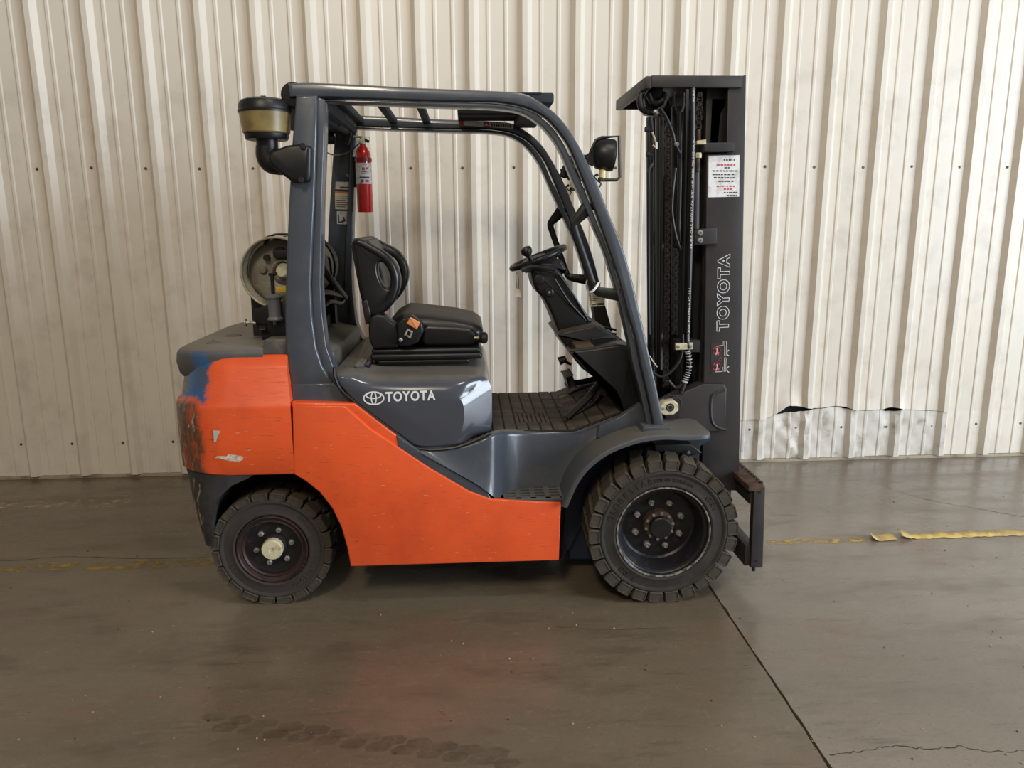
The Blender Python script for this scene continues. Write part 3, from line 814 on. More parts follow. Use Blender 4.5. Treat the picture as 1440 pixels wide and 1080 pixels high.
# front
FR = .316
fc = P3(934, 742, .0); fc.y = N; fc.z = FR-.001
def front(side):
    c = fc.copy(); 
    if side < 0: c.y = 2*MID-N
    w, d = wheel('front_wheel', c, FR, .197, .205, 26, .045, 'rubber', 'rim', side)
    full = side > 0
    nl = 26
    lm = lug_mesh('lug', FR-.048, FR, .061, .098, .022, 'rubber_lug')
    if full:
        for i in range(nl):
            a = 2*math.pi*(i+.35)/nl
            put('lug', lm, w, c, rot=(0, a, 0))
        for i in range(nl):
            a = 2*math.pi*(i+.85)/nl
            o = put('lug', lm, w, c+d*.205, rot=(0, a, math.pi))
            o.rotation_euler = (Matrix.Rotation(a, 3, 'Y') @ Matrix.Rotation(math.pi, 3, 'Z')).to_euler()
    else:
        b = bmesh.new()
        for i in range(nl):
            t2 = bmesh.new(); t2.from_mesh(lm)
            rr = Matrix.Rotation(2*math.pi*i/nl, 3, 'Y')
            for v in t2.verts: v.co = rr @ Vector((v.co.x, v.co.y*2*side, v.co.z)) + c
            me = bpy.data.meshes.new('tmp'); t2.to_mesh(me); b.from_mesh(me); bpy.data.meshes.remove(me); t2.free()
        o = add('tread_blocks', b, 'rubber_lug', w, smooth=25); o['kind'] = 'stuff'
    # deep dished rim
    rim = lathe([(.016, .198), (.006, .1985), (.004, .195), (.008, .190), (.020, .188), (.024, .184), (.026, .176), (.040, .170), (.085, .163), (.105, .158), (.112, .150), (.112, .06), (.09, .058)], c, d, 64, cap=False)
    add('rim', rim, 'rim', w, smooth=30, label='deep dished dark wheel rim')
    add('rim_edge', lathe([(.0075, .1995), (.003, .1985), (.0025, .194), (.008, .191)], c, d, 64, cap=False), 'brightsteel', w, label='worn bright rim edge')
    add('inner_disc', lathe([(.115, .19), (.115, 0)], c, d, 40, cap=False), 'dark', w)
    if not full: return w
    hc = c+d*.112
    add('hub', lathe([(0, .066), (-.030, .064), (-.034, .058), (-.034, .05)], hc, d, 40, cap=True), 'rust', w, label='rusty brown hub flange')
    add('hub_cap', lathe([(-.030, .046), (-.058, .046), (-.062, .042), (-.062, 0)], hc, d, 32), 'black', w)
    for i in range(10):
        a = 2*math.pi*(i+.3)/10
        add('hub_bolt', hexa(hc+Vector((math.cos(a)*.0575, -.034, math.sin(a)*.0575)), -d, .0075, .009), 'steel', w, smooth=0)
    for i in range(8):
        a = 2*math.pi*(i+.42)/8; p = hc+Vector((math.cos(a)*.103, 0, math.sin(a)*.103))
        b = hexa(p, -d, .0145, .017); cyl(p-d*.016, p-d*.028, .0075, 10, bm=b); add('wheel_nut', b, 'steel', w, smooth=20)
    arc_text('GLOBESTAR', c, .231, 134, .036, .004, .0012, w, 'rubber', step=.80)
    arc_text('SOLID XTREAM', c, .231, 81, .020, .004, .0012, w, 'rubber', step=.76)
    arc_text('GRI', c, .231, 32, .036, .004, .0012, w, 'rubber', step=.80)
    arc_text('7.00', c, .231, 231, .036, .004, .0012, w, 'rubber', flip=False, step=.72)
    return w
front(1); front(-1)
# rear
RRt = .2485
rc = P3(382, 771, .10); rc.z = RRt-.001
def rear(side):
    c = rc.copy()
    if side < 0: c.y = 2*MID-c.y
    w, d = wheel('rear_wheel', c, RRt, .147, .16, 20, .028, 'rubber_old', 'rimbrown', side)
    full = side > 0; nl = 20
    lm = lug_mesh('lug', RRt-.032, RRt, .068, .078, .012, 'rubber_lug')
    if full:
        for i in range(nl):
            put('lug', lm, w, c, rot=(0, 2*math.pi*(i+.5)/nl, 0))
        for i in range(nl):
            o = put('lug', lm, w, c+d*.16)
            o.rotation_euler = (Matrix.Rotation(2*math.pi*i/nl, 3, 'Y') @ Matrix.Rotation(math.pi, 3, 'Z')).to_euler()
    rim = lathe([(.016, .148), (.004, .1485), (.002, .143), (.008, .139), (.012, .128), (.010, .122), (.018, .116), (.026, .118), (.040, .116), (.052, .110), (.052, 0)], c, d, 56, cap=False)
    add('rim', rim, 'rimbrown', w, smooth=30, label='brown rusty wheel rim')
    add('disc', lathe([(.040, .116), (.043, .108), (.044, .03)], c, d, 40, cap=False), 'rim', w)
    if not full: return w
    hc = c+d*.046
    add('hub', lathe([(0, .058), (-.012, .054), (-.018, .05), (-.018, 0)], hc, d, 32), 'dark', w)
    add('hub_cap', lathe([(-.016, .044), (-.044, .044), (-.050, .040), (-.051, .012), (-.049, .010), (-.049, 0)], hc, d, 32), 'cream', w, label='scratched silver hub cap')
    for i in range(6):
        a = R(72+60*i); p = hc+Vector((math.cos(a)*.076, 0, math.sin(a)*.076))
        b = hexa(p, -d, .0125, .013); cyl(p-d*.012, p-d*.020, .0065, 10, bm=b); add('wheel_nut', b, 'steel', w, smooth=20)
    arc_text('GLOBESTAR', c, .186, -38, .024, .004, .0012, w, 'rubber_lug', flip=True, step=.80)
    arc_text('SOLID', c, .186, 38, .022, .004, .0012, w, 'rubber_lug', step=.80)
    arc_text('GRI', c, .186, 205, .026, .004, .0012, w, 'rubber_lug', step=.80)
    return w
rear(1); rear(-1)

# --- overhead guard
OUT = [(404, 117), (440, 116), (520, 119.5), (594, 123.6), (678, 127), (733, 130.5), (758, 142), (780, 158), (797, 177), (809, 196), (822, 219), (838, 253), (849, 281), (859, 306), (874, 344), (887, 386), (897, 428), (907, 470), (915, 507), (925, 552), (935, 600)]
INN = [(407, 137), (445, 136), (520, 138.5), (594, 141), (660, 142), (700, 143), (735, 149), (760, 160), (775, 172), (792, 193), (803, 212), (818, 248), (829, 275), (841, 306), (856, 349), (870, 390), (881, 432), (895, 479), (901, 512), (911, 556), (920, 601)]
LO = [(446, 143), (520, 146), (594, 149), (660, 151), (700, 152.5), (732, 158), (756, 172), (775, 192), (789, 215), (806, 255), (814, 272), (829, 306), (849, 352), (863, 396), (875, 440), (886, 490), (890, 512), (901, 556), (910, 598)]
LI = [(446, 141), (520, 141.5), (594, 144), (660, 145), (700, 147), (735, 153), (760, 165), (778, 181), (795, 207), (808, 238), (820, 262), (838, 308), (853, 349), (867, 391), (878, 432), (892, 480), (899, 512), (909, 556), (918, 600)]
def c2(l, n=3): return [Vector((v.x, v.y)) for v in crom([Vector((a, b, 0)) for a, b in l], n)]
def bandprism(outer, inner, o, o0, o1, bev):
    p = [at(v.x, v.y, o) for v in c2(outer)]+[at(v.x, v.y, o) for v in reversed(c2(inner))]
    return prism(bmesh.new(), p, N+o0, N+o1, bev, seg=2)
ob = bandprism(OUT, INN, .11, .105, .175, .012)
guard = add('overhead_guard', ob.copy(), 'grey', truck, smooth=40, label='grey tubular overhead guard')
add('guard_rail', mirror(ob), 'grey', guard, smooth=40); ob.free()
lb = bandprism(LI, LO, .13, .125, .20, .004)
add('inner_rail', lb.copy(), 'grey', guard, smooth=40); add('inner_rail', mirror(lb), 'grey', guard, smooth=40); lb.free()
RP = [(416, 134), (446, 134), (445, 200), (442, 290), (439, 350), (437, 400), (439, 445), (445, 490), (453, 515), (466, 536), (480, 551), (497, 563), (412, 565), (406, 520), (402, 490), (401, 440), (402, 400), (404, 340), (406, 290), (411, 200)]
RL = [(446, 136), (457, 140), (456, 200), (453, 290), (452, 350), (451, 400), (453, 440), (459, 488), (468, 513), (480, 533), (498, 559), (490, 561), (470, 540), (455, 517), (446, 490), (440, 445), (438, 400), (440, 350), (443, 290), (446, 200)]
rp = ex(RP, .10, .095, .17, .010); rl = ex(RL, .12, .115, .20, .006)
add('rear_pillar', rp.copy(), 'grey', guard, smooth=40); fpil = add('rear_pillar', mirror(rp), 'grey', guard, smooth=40)
add('pillar_lip', rl.copy(), 'grey', guard, smooth=40); add('pillar_lip', mirror(rl), 'grey', guard, smooth=40); rp.free(); rl.free()
pb = ex([(411, 541), (470, 539), (482, 551), (500, 564), (498, 567), (411, 567)], .09, .085, .19, .004)
add('pillar_base', pb.copy(), 'grey', guard); add('pillar_base', mirror(pb), 'grey', guard); pb.free()
fb = ex([(904, 599.5), (940, 599), (944, 603), (901, 604.5)], .09, .07, .21, .002)
add('pillar_base', fb.copy(), 'grey', guard); add('pillar_base', mirror(fb), 'grey', guard); fb.free()
zt_ = zc(600, 131, .12)
def cross(px0, px1, dz0, dz1, m='grey', nm='roof_bar', bev=.006):
    return add(nm, boxb((xc(px0, 150, .4), N+.17, zt_+dz0), (xc(px1, 150, .4), 2*MID-N-.17, zt_+dz1), bev), m, guard, smooth=30)
rx0, rx1 = xc(408, 130, .12), xc(735, 130, .12)
ys = [N+.17, 2*MID-N-.17]
tubeend = cyl((xc(413, 134, .14), N+.12, zc(413, 134, .14)), (xc(413, 134, .14), 2*MID-N-.12, zc(413, 134, .14)), .046, 20, .01)
add('rear_cross_tube', tubeend, 'dark', guard)
# roof bars run across between the side rails
for xx_ in (-.52, -.36, -.20):
    add('roof_bar', boxb((xx_, ys[0], zt_-.008), (xx_+.032, ys[1], zt_+.022), .004), 'roof', guard, smooth=30)
zp_ = zc(733, 131.5, .2); add('front_roof_plate', boxb((-.03, ys[0], zp_-.005), (.30, ys[1], zp_), .002), 'roof', guard)
for q in range(5):
    yy_ = ys[0]+.06+q*.165; add('roof_plate_rib', boxb((-.03, yy_, zp_-.011), (.29, yy_+.05, zp_-.004), .003), 'roof', guard)
hp_ = boxb((xc(740, 131, .18), N+.176, zt_-.026), (xc(779, 131, .18), 2*MID-N-.176, zc(700, 130, .18)), .008)
add('front_header', hp_, 'roof', guard)
add('rear_header', boxb((xc(420, 130, .2), N+.18, zt_-.055), (xc(462, 130, .2), 2*MID-N-.18, zt_+.012), .01), 'roof', guard)
add('rear_header_ridge', tube([(xc(440, 130, .2), N+.25, zt_-.058), (xc(448, 130, .2), 2*MID-N-.3, zt_-.058)], .012, 8), 'roof', guard)
lb_ = ex([(455, 150), (498, 152), (494, 178), (484, 186), (462, 176)], .8, .62, .945, .01); add('rear_lamp_box', lb_, 'black', guard)
add('lamp_bracket', ex([(484, 165), (497, 165), (495, 188), (491, 204), (487, 203), (486, 188)], .93, .91, .945, .004), 'black', guard)
add('side_horn', cyl(P3(452, 194, .93), P3(470, 194, .93), .030, 16, .006), 'black', guard)
add('lamp_wire', tb([(455, 212, .25), (470, 218, .5), (490, 214, .8), (505, 202, .88)], .003, 6, smooth=4), 'hose', guard)
# warning strip on the far rail
yy = 2*MID-N-.201
oo = yy-N
stp_ = rectpoly(PL([(645, 169), (722, 174), (722, 181), (645, 176)], oo), yy-.0012)
ws = add('warning_strip', stp_, 'label', guard, smooth=0)
add('warning_panel', rectpoly(PL([(645, 169), (652, 169.4), (652, 176.5), (645, 176)], oo), yy-.0022), 'redink', ws, smooth=0)
add('warning_panel', rectpoly(PL([(680, 171.3), (688, 171.8), (688, 178.7), (680, 178.3)], oo), yy-.0022), 'redink', ws, smooth=0)
add('warning_triangle', rectpoly(PL([(684, 173), (686.5, 177), (681.5, 176.7)], oo), yy-.0032), 'white', ws, smooth=0)
for q in range(9):
    xa = 691+q*3.2
    add('print_line', rectpoly(PL([(xa, 173.5+q*.2), (xa+2.1, 173.7+q*.2), (xa+2.1, 178+q*.2), (xa, 177.8+q*.2)], oo), yy-.0022), 'ink', ws, smooth=0)
# stickers on the far rear pillar
yy = 2*MID-N-.201; oo = yy-N+.03; yy += .03
yy = 2*MID-N-.1755; oo = yy-N
def stk(pts, m): return add('pillar_sticker', rectpoly(PL(pts, oo), yy-.0012), m, guard, smooth=0)
s1 = stk([(472, 255.5), (494, 256), (494, 267), (471.5, 266)], 'label')
s2 = stk([(471, 269), (495, 270), (495, 295), (471.5, 294)], 'paper')
s3 = stk([(473.5, 297), (495, 297), (495, 316), (474, 315)], 'label')
def pl(par, pts, m, d=.0022): add('print_line', rectpoly(PL(pts, oo), yy-d), m, par, smooth=0)
pl(s2, [(471, 269), (495, 270), (495, 272.6), (471, 271.6)], 'orangeink')
for q in range(6): pl(s2, [(473, 275+q*3), (492-q % 3*3, 275.4+q*3), (492-q % 3*3, 276.4+q*3), (473, 276+q*3)], 'ink')
pl(s1, [(478, 262.5), (491, 263), (491, 264.6), (478, 264.1)], 'ink'); pl(s1, [(474, 258), (490, 258.5), (489, 261), (475, 260.5)], 'paper')
pl(s3, [(475.5, 302), (477, 302), (477.3, 313), (475.8, 313)], 'ink'); pl(s3, [(476, 312), (485, 309), (486, 311), (479, 314)], 'ink'); pl(s3, [(482, 305), (484, 305), (486, 311), (484, 311)], 'ink')
pl(s3, [(478, 299), (480, 299), (480, 300.4), (478, 300.4)], 'ink'); pl(s3, [(488, 299), (493, 299.2), (493, 300.6), (488, 300.4)], 'ink'); pl(s3, [(488, 311), (493, 311.4), (493, 313.4), (488, 313)], 'ink')
rg = at(490.5, 306, oo)
add('prohibition_ring', tube([Vector((rg.x+.0095*math.cos(a*math.pi/8), yy-.002, rg.y+.0125*math.sin(a*math.pi/8))) for a in range(16)], .0015, 5, closed=True), 'redink', s3)
add('prohibition_bar', tube([Vector((rg.x-.007, yy-.002, rg.y-.009)), Vector((rg.x+.007, yy-.002, rg.y+.009))], .0015, 5), 'redink', s3)
for q in ((488, 202), (489.5, 247)): add('pillar_bolt', hexa(P3(q[0], q[1], oo), -Yv, .009, .009), 'steel', guard, smooth=20)
# grab handles
def grab():
    b = tb([(829, 286, .15), (820, 299, .15), (809, 311, .15), (806.5, 318, .15), (810, 331, .15), (822, 366, .15), (834, 401, .15), (838, 408, .15), (846, 411, .15), (872, 415, .15)], [.028, .026, .019, .017, .0155, .0155, .0155, .017, .021, .027], 10, smooth=5, flat=(Yv, .55))
    return b
g = grab(); add('grab_handle', g.copy(), 'black', guard); add('grab_handle', mirror(g), 'black', guard); g.free()

# --- air pre-cleaner on the rear pillar
pc = P3(373, 160, .14); sc_ = .00292          # metres per photo pixel there
def zz(py): return zc(373, py, .14)
bx = pc.x
snk = lathe([(zz(164)-zz(208), .0)]*0+[(0, .040), (zz(197)-zz(210), .040)], (bx, pc.y, zz(210)), Z, 28)
tb([(375, 206, .14), (375, 219, .14), (380, 228, .14), (390, 231, .13), (410, 231, .12)], .040, 16, bm=snk, smooth=5)
pre = add('air_intake', snk, 'black', truck, smooth=40, label='black air intake elbow with bowl-shaped pre-cleaner')
prof = [(0, .0), (0, .072), (.004, .078), (.022, .082), (.024, .088), (.100, .0965), (.101, .0965)]
b0 = zz(197)
add('pre_cleaner_base', lathe([(0, .060), (0, .076), (.006, .080), (.020, .082), (.024, .080)], (bx, pc.y, b0), Z, 36), 'black', pre)
add('pre_cleaner_bowl', lathe([(.022, .083), (.026, .087), (.099, .0955)], (bx, pc.y, b0), Z, 40), 'bowl', pre, label='yellowed translucent dust bowl')
add('pre_cleaner_cap', lathe([(.097, .0985), (.103, .0995), (.107, .0965), (.125, .0955), (.139, .088), (.147, .068), (.149, .03), (.149, 0)], (bx, pc.y, b0), Z, 40), 'black', pre)
kb = cyl((bx-.004, pc.y, b0+.146), (bx-.004, pc.y, b0+.158), .006, 10); cyl((bx-.012, pc.y, b0+.157), (bx+.006, pc.y, b0+.157), .0035, 8, bm=kb); add('wing_nut', kb, 'black', pre)
cvr = ex([(376, 219), (381, 212), (405, 204), (424, 202), (436, 205), (438, 209), (437, 249), (434, 256), (412, 257), (404, 251), (383, 235), (376, 227)], .06, .055, .10, .014, fil=.008)
add('intake_cover', cvr, 'black', pre, smooth=45)
for q in ((426, 205.5), (423.5, 253)):
    b = hexa(P3(q[0], q[1], .055), -Yv, .012, .010); add('cover_bolt', b, 'dark', pre, smooth=20)
add('rail_end', lathe([(0, .0), (0, .05), (.05, .05)], P3(409, 164, .35), Yv, 24), 'dark', pre)

# --- gas bottle bracket, regulator
zcv = zt+.036
br = ex([(357, 436), (384, 425), (408, 425), (408, 479), (383, 475), (372, 458), (357, 452)], .22, .215, .24, .004)
bkt = add('tank_bracket', br, 'black', truck, label='black folded bracket under the gas bottle')
sad = boxb((xc(372, 470, .3), N+.24, zcv-.005), (xc(440, 470, .3), N+.85, zcv+.05), .01); add('bracket_base', sad, 'dark', bkt)
tcx, tcz, tR = P3(389, 384, .255).x, P3(389, 384, .255).z, .148
for dy in (.40, .78):
    a0_ = [(tcx+(tR+.004)*math.cos(R(a)), N+dy, tcz+(tR+.004)*math.sin(R(a))) for a in range(200, 341, 10)]
    cr = bmesh.new(); pr = None
    for (x, y, z) in a0_:
        q = [cr.verts.new((x, y-.03, z)), cr.verts.new((x, y+.03, z)), cr.verts.new((x, y+.03, zcv)), cr.verts.new((x, y-.03, zcv))]
        if pr:
            for i in range(4): cr.faces.new((pr[i], pr[(i+1) % 4], q[(i+1) % 4], q[i]))
        else: cr.faces.new(q)
        pr = q
    cr.faces.new(pr[::-1]); add('cradle', cr, 'black', bkt)
    st = tube([(tcx+(tR+.0075)*math.cos(R(a)), N+dy, tcz+(tR+.0075)*math.sin(R(a))) for a in range(0, 360, 10)], .005, 8, closed=True, flat=(Vector((0, 1, 0)), 5))
    add('hold_down_strap', st, 'black', bkt)
rg_ = P3(388, 450, .205)
add('regulator', lathe([(0, .015), (.004, .030), (.010, .033), (.014, .030), (.02, .026), (.085, .026), (.09, .028), (.098, .034), (.104, .034), (.106, .028), (.112, .02)], (rg_.x, N+.20, rg_.z-.005), Z, 28), mat('satin_regulator', S(122, 124, 132), .3, metal=.3), bkt, label='satin grey regulator')
add('regulator_stem', cyl((rg_.x-.002, N+.20, rg_.z+.10), (rg_.x-.002, N+.20, rg_.z+.185), .0075, 10), 'dark', bkt)
b = cyl((rg_.x-.015, N+.20, rg_.z+.183), (rg_.x+.018, N+.20, rg_.z+.187), .006, 8); add('stem_handle', b, 'dark', bkt)
add('yellow_tag', boxb((rg_.x+.010, N+.195, rg_.z+.115), (rg_.x+.05, N+.199, rg_.z+.136), .001), 'yellow', bkt)
add('regulator_nut', hexa((rg_.x-.002, N+.20, rg_.z-.018), Z, .008, .014), 'steel', bkt)
pn = cyl(P3(346, 453.5, .225), P3(360, 454, .225), .0075, 10); cyl(P3(344.5, 453.5, .225), P3(346.5, 453.5, .225), .016, 14, bm=pn); add('lock_pin', pn, 'steel', bkt)
b = boxb(P3(365, 463, .235), P3(374, 456, .215), .004); add('clamp_lug', b, 'black', bkt)
hb_ = tb([(452, 374, .33), (462, 389, .43), (474, 404, .60), (485, 418, .80)], .015, 8, smooth=4); add('clamp_lever', hb_, 'black', bkt)
tb1 = tb([(448, 414, .30), (456, 411, .38), (470, 413, .58), (484, 418, .83)], .013, 8, smooth=4); add('gas_hose', tb1, 'hose', bkt)
add('gas_hose', tb([(485, 418, .83), (479, 426, .72), (464, 424, .48), (452, 434, .34), (446, 446, .28)], .010, 8, smooth=5), 'hose', bkt)
for q in ((462, 361, .47), (466, 396, .52), (473, 408, .64)): add('clamp_bolt', hexa(P3(*q), -Yv, .007, .01), 'steel', bkt, smooth=20)
add('strap_rod', tb([(462, 361, .48), (465, 375, .52), (466, 396, .53)], .005, 8, smooth=3), 'black', bkt)

# --- seat
SY0, SY1 = .305, .85
def arc(cx, cy, rx, ry, n=28, tilt=0, start=0):
    t = R(tilt); out = []
    for i in range(n):
        a = 2*math.pi*i/n+start; x, y = rx*math.cos(a), ry*math.sin(a)
        out.append((cx+x*math.cos(t)-y*math.sin(t), cy+x*math.sin(t)+y*math.cos(t)))
    return out
cus = ex([(546, 452), (566, 441), (600, 444), (640, 449), (667, 455), (679, 463), (681, 474), (678, 486), (546, 488)], SY0, SY0+.03, SY1-.03, .05, fil=.012, seg=5)
seat = add('seat', cus, 'vinyl', truck, smooth=60, label='black vinyl operator seat with dusty cushion')
bol = ex([(592, 462), (600, 456), (640, 458), (662, 461), (672, 470), (672, 481), (664, 487), (596, 487), (590, 478)], SY0-.01, SY0-.005, SY0+.07, .022, fil=.012, seg=5)
add('cushion_bolster', bol.copy(), 'vinyl', seat, smooth=60); 
b = bol.copy()
for v in b.verts: v.co.y = N*2+SY0+SY1-v.co.y
add('cushion_bolster', b, 'vinyl', seat, smooth=60); bol.free()
# backrest: shell, cushion and two wings with slots
sh_ = ex([(493, 338), (499, 334), (507, 337), (519, 430), (528, 450), (517, 456), (508, 430), (498, 380)], SY0, SY0+.04, SY1-.04, .015, fil=.01)
bk = add('backrest', sh_, 'vinyl', seat, smooth=60)
cu = ex([(501, 340), (513, 337), (524, 352), (535, 385), (540, 415), (543, 440), (530, 447), (520, 442), (512, 400)], SY0, SY0+.07, SY1-.07, .05, fil=.012, seg=5)
add('back_cushion', cu, 'vinyl', bk, smooth=60)
WG = [(493, 345), (497, 335), (505, 336), (514, 341), (525, 347), (536, 352), (548, 360), (557, 372), (562.5, 387), (563, 400), (560, 413), (553, 426), (544, 437), (528, 447), (514, 440), (506, 415), (499, 380)]
def wing(ya, yb):
    n = 56
    def samp(l):
        p = c2(l+[l[0]], 4); L = [0]
        for a, b in zip(p, p[1:]): L.append(L[-1]+(b-a).length)
        out = []; k = 0
        for i in range(n):
            s = L[-1]*i/n
            while L[k+1] < s: k += 1
            out.append(p[k].lerp(p[k+1], (s-L[k])/max(1e-9, L[k+1]-L[k])))
        return out
    o_ = [at(v.x, v.y, SY0) for v in samp(WG)]
    ci = at(540, 387, SY0)
    hole_px = arc(540, 387, 7.5, 19, n, -17, math.pi)
    hole = [at(x, y, SY0) for x, y in hole_px]
    # line the two loops up by angle about the slot centre
    key = lambda v: math.atan2(v.y-ci.y, v.x-ci.x)
    k0 = min(range(n), key=lambda i: (o_[i]-at(494, 345, SY0)).length); o_ = o_[k0:]+o_[:k0]
    if (area2(o_) > 0) != (area2(hole) > 0): hole = hole[::-1]
    k1 = min(range(n), key=lambda i: abs(key(hole[i])-key(o_[0]))); hole = hole[k1:]+hole[:k1]
    bm = bmesh.new(); rings = []
    bev = .022; st = 4
    for j in range(st+1):
        a = j/st*math.pi/2; rings.append((inset(hole, -bev*.5*(1-math.sin(a))), ya+bev*(1-math.cos(a))))
    rings = [(h, y) for h, y in reversed(rings)]           # hole wall up to the front face
    for j in range(st+1):
        a = j/st*math.pi/2; rings.append((inset(o_, bev*(1-math.sin(a))), ya+bev*(1-math.cos(a))))
    for j in range(st+1):
        a = (1-j/st)*math.pi/2; rings.append((inset(o_, bev*(1-math.sin(a))), yb-bev*(1-math.cos(a))))
    for j in range(st+1):
        a = j/st*math.pi/2; rings.append((inset(hole, -bev*.5*(1-math.sin(a))), yb-bev*(1-math.cos(a))))
    vs = [[bm.verts.new((v.x, y, v.y)) for v in r] for r, y in rings]
    m = len(vs)
    for i in range(m):
        a, b = vs[i], vs[(i+1) % m]
        for k in range(n): bm.faces.new((a[k], a[(k+1) % n], b[(k+1) % n], b[k]))
    return bm
add('side_wing', wing(N+SY0-.005, N+SY0+.075), 'vinyl', bk, smooth=60)
add('side_wing', wing(N+SY1-.075, N+SY1+.005), 'vinyl', bk, smooth=60)
# hollow seen on the outer face of the near wing: raised rim tubes round it
def wr(o): return tb([(497, 344, o), (505, 341, o), (520, 349, o), (537, 359, o), (548, 370, o), (555, 387, o), (555, 404, o), (547, 424, o), (533, 438, o)], [.012, .018, .019, .019, .019, .019, .019, .018, .014], 10, smooth=4)
add('wing_rim', wr(SY0+.008), 'vinyl', bk, smooth=60)
add('recliner_cover', ex([(518, 462), (520, 447), (529, 441), (541, 443), (549, 451), (558, 456), (562, 470), (560, 489), (524, 490), (519, 478)], SY0-.03, SY0-.035, SY0+.05, .012, fil=.01), 'black', seat, smooth=45)
add('recliner_lever', ex([(508, 424), (516, 421), (522, 444), (521, 457), (514, 456)], SY0-.01, SY0-.01, SY0+.03, .006), 'black', seat)
add('belt_retractor', ex([(558, 455), (566, 447), (580, 444), (594, 455), (596, 466), (588, 482), (574, 487), (560, 486)], SY0-.04, SY0-.05, SY0+.03, .01, fil=.008), 'black', seat, smooth=45)
bu = ex([(577, 446), (591, 454), (586, 463.5), (571.5, 455)], SY0-.06, SY0-.066, SY0-.045, .004, fil=.003)
add('belt_buckle', bu, 'copper', seat, smooth=40, label='copper orange belt buckle')
def ringprism(o_, i_, ya, yb):
    bm = bmesh.new(); n = len(o_)
    vs = [[bm.verts.new((v.x, y, v.y)) for v in p] for p, y in ((i_, ya), (o_, ya), (o_, yb), (i_, yb))]
    for i in range(4):
        a, b = vs[i], vs[(i+1) % 4]
        for k in range(n): bm.faces.new((a[k], a[(k+1) % n], b[(k+1) % n], b[k]))
    return bm
q = PL([(573, 462), (581, 466), (577.5, 476), (568.5, 471)], SY0-.06)
add('belt_tongue', ringprism(q, inset(q, .007), N+SY0-.062, N+SY0-.057), 'steel', seat, smooth=0)
add('pivot_bolt', lathe([(0, .008), (.004, .008), (.006, .005), (.006, 0)], P3(563.5, 478, SY0-.055), -Yv, 12), 'steel', seat)
add('hip_bracket', ex([(590, 450), (600, 432), (606, 438), (604, 452)], SY1, SY1+.0, SY1+.03, .004), 'black', seat)
add('adjust_knob', lathe([(0, .018), (.012, .026), (.03, .024), (.036, .014)], P3(674, 475, SY0-.01), X, 10), 'black', seat, smooth=20)
add('adjust_lever', cyl(P3(667, 475, SY0-.012), P3(674, 475, SY0-.012), .005, 8), 'cream', seat)
for i, (pa, pb_, g_) in enumerate(((489, 497, 0), (496, 505, .006), (504, 512, -.006))):
    xa, xb_ = xc(523+(i == 2)*5, 500, SY0), xc(676-(i == 1)*0-(i == 2)*14, 500, SY0)
    za, zb_ = zc(600, pb_, SY0), zc(600, pa, SY0)
    add('bellows_fold', boxb((xa-g_, N+SY0-.015-g_, za), (xb_+g_, N+SY1+.015+g_, zb_), .0115, seg=3), 'black', seat, smooth=40)
bmf = boxb((xc(530, 512, SY0), N+SY0+.01, zh-.02), (xc(660, 512, SY0), N+SY1-.01, zc(600, 509, SY0)), .004); add('seat_base', bmf, 'dark', seat)

# --- steering column and cowl
CY = .42
colp = [(746, 380), (760, 371), (776, 371), (787, 380), (832, 452), (842, 462), (828, 480), (800, 492), (792, 482), (786, 468), (775, 440), (765, 420), (756, 412), (750, 400)]
colb = ex(colp, .44, .44, .70, .018, fil=.012, seg=4)
colm = add('steering_column', colb, 'blackdust', truck, smooth=45, label='black steering column shroud')
swc = (P3(716.5, 379, .56)+P3(797, 346, .56))/2
ax = Vector((-(P3(797, 346, .56)-P3(716.5, 379, .56)).z, 0, (P3(797, 346, .56)-P3(716.5, 379, .56)).x)).normalized()
e1 = Vector((ax.z, 0, -ax.x)); RW = (P3(797, 346, .56)-P3(716.5, 379, .56)).length/2-.013
wh = tube([swc+e1*RW*math.cos(2*math.pi*i/48)+Yv*RW*math.sin(2*math.pi*i/48) for i in range(48)], .0135, 10, closed=True)
sw = add('steering_wheel', wh, 'black', colm, smooth=60)
for a in (90, 210, 330):
    e = e1*math.cos(R(a))+Yv*math.sin(R(a)); add('spoke', tube([swc-ax*.045+e*.03, swc-ax*.03+e*.07, swc+e*(RW-.005)], .012, 8, smooth=4, flat=(ax, .5)), 'black', sw)
add('wheel_hub', lathe([(0, .03), (.02, .045), (.04, .045), (.05, .03), (.052, 0)], swc-ax*.075, ax, 24), 'black', sw)
kp = swc-e1*RW*.30-Yv*RW*.95
add('spinner_knob', lathe([(0, .012), (.02, .012), (.032, .012), (.044, .022), (.058, .026), (.070, .022), (.075, .01), (.075, 0)], kp, (ax-e1*.12).normalized(), 20), 'black', sw)
add('column_upper', ex([(735, 376), (742, 367), (770, 358), (790, 366), (800, 384), (788, 386), (764, 376), (748, 386)], .47, .47, .67, .014, fil=.008), 'blackdust', colm, smooth=45)
for k, (q, y) in enumerate((([(738, 381), (752, 377), (785, 386), (794, 396)], .43), ([(734, 380), (748, 375), (780, 380)], .38))):
    add('control_stalk', tb([(a, b, y+.01*i) for i, (a, b) in enumerate(q)], [.012, .011, .008, .006], 8, smooth=4), 'black', colm)
add('stalk_cable', tb([(786, 386, .43), (806, 414, .43), (826, 448, .44), (830, 454, .45)], .006, 6, smooth=4), 'hose', colm)
add('stalk_cable', tb([(780, 392, .43), (800, 424, .43), (820, 446, .44), (828, 456, .45)], .0045, 6, smooth=4), 'hose', colm)
add('key_switch', lathe([(0, .02), (.01, .02), (.014, .014), (.014, 0)], P3(772, 411, .44), -Yv, 20), 'black', colm)
add('key_slot', lathe([(0, .006), (.003, .005), (.003, 0)], P3(772.5, 411, .425), -Yv, 10), 'steel', colm)
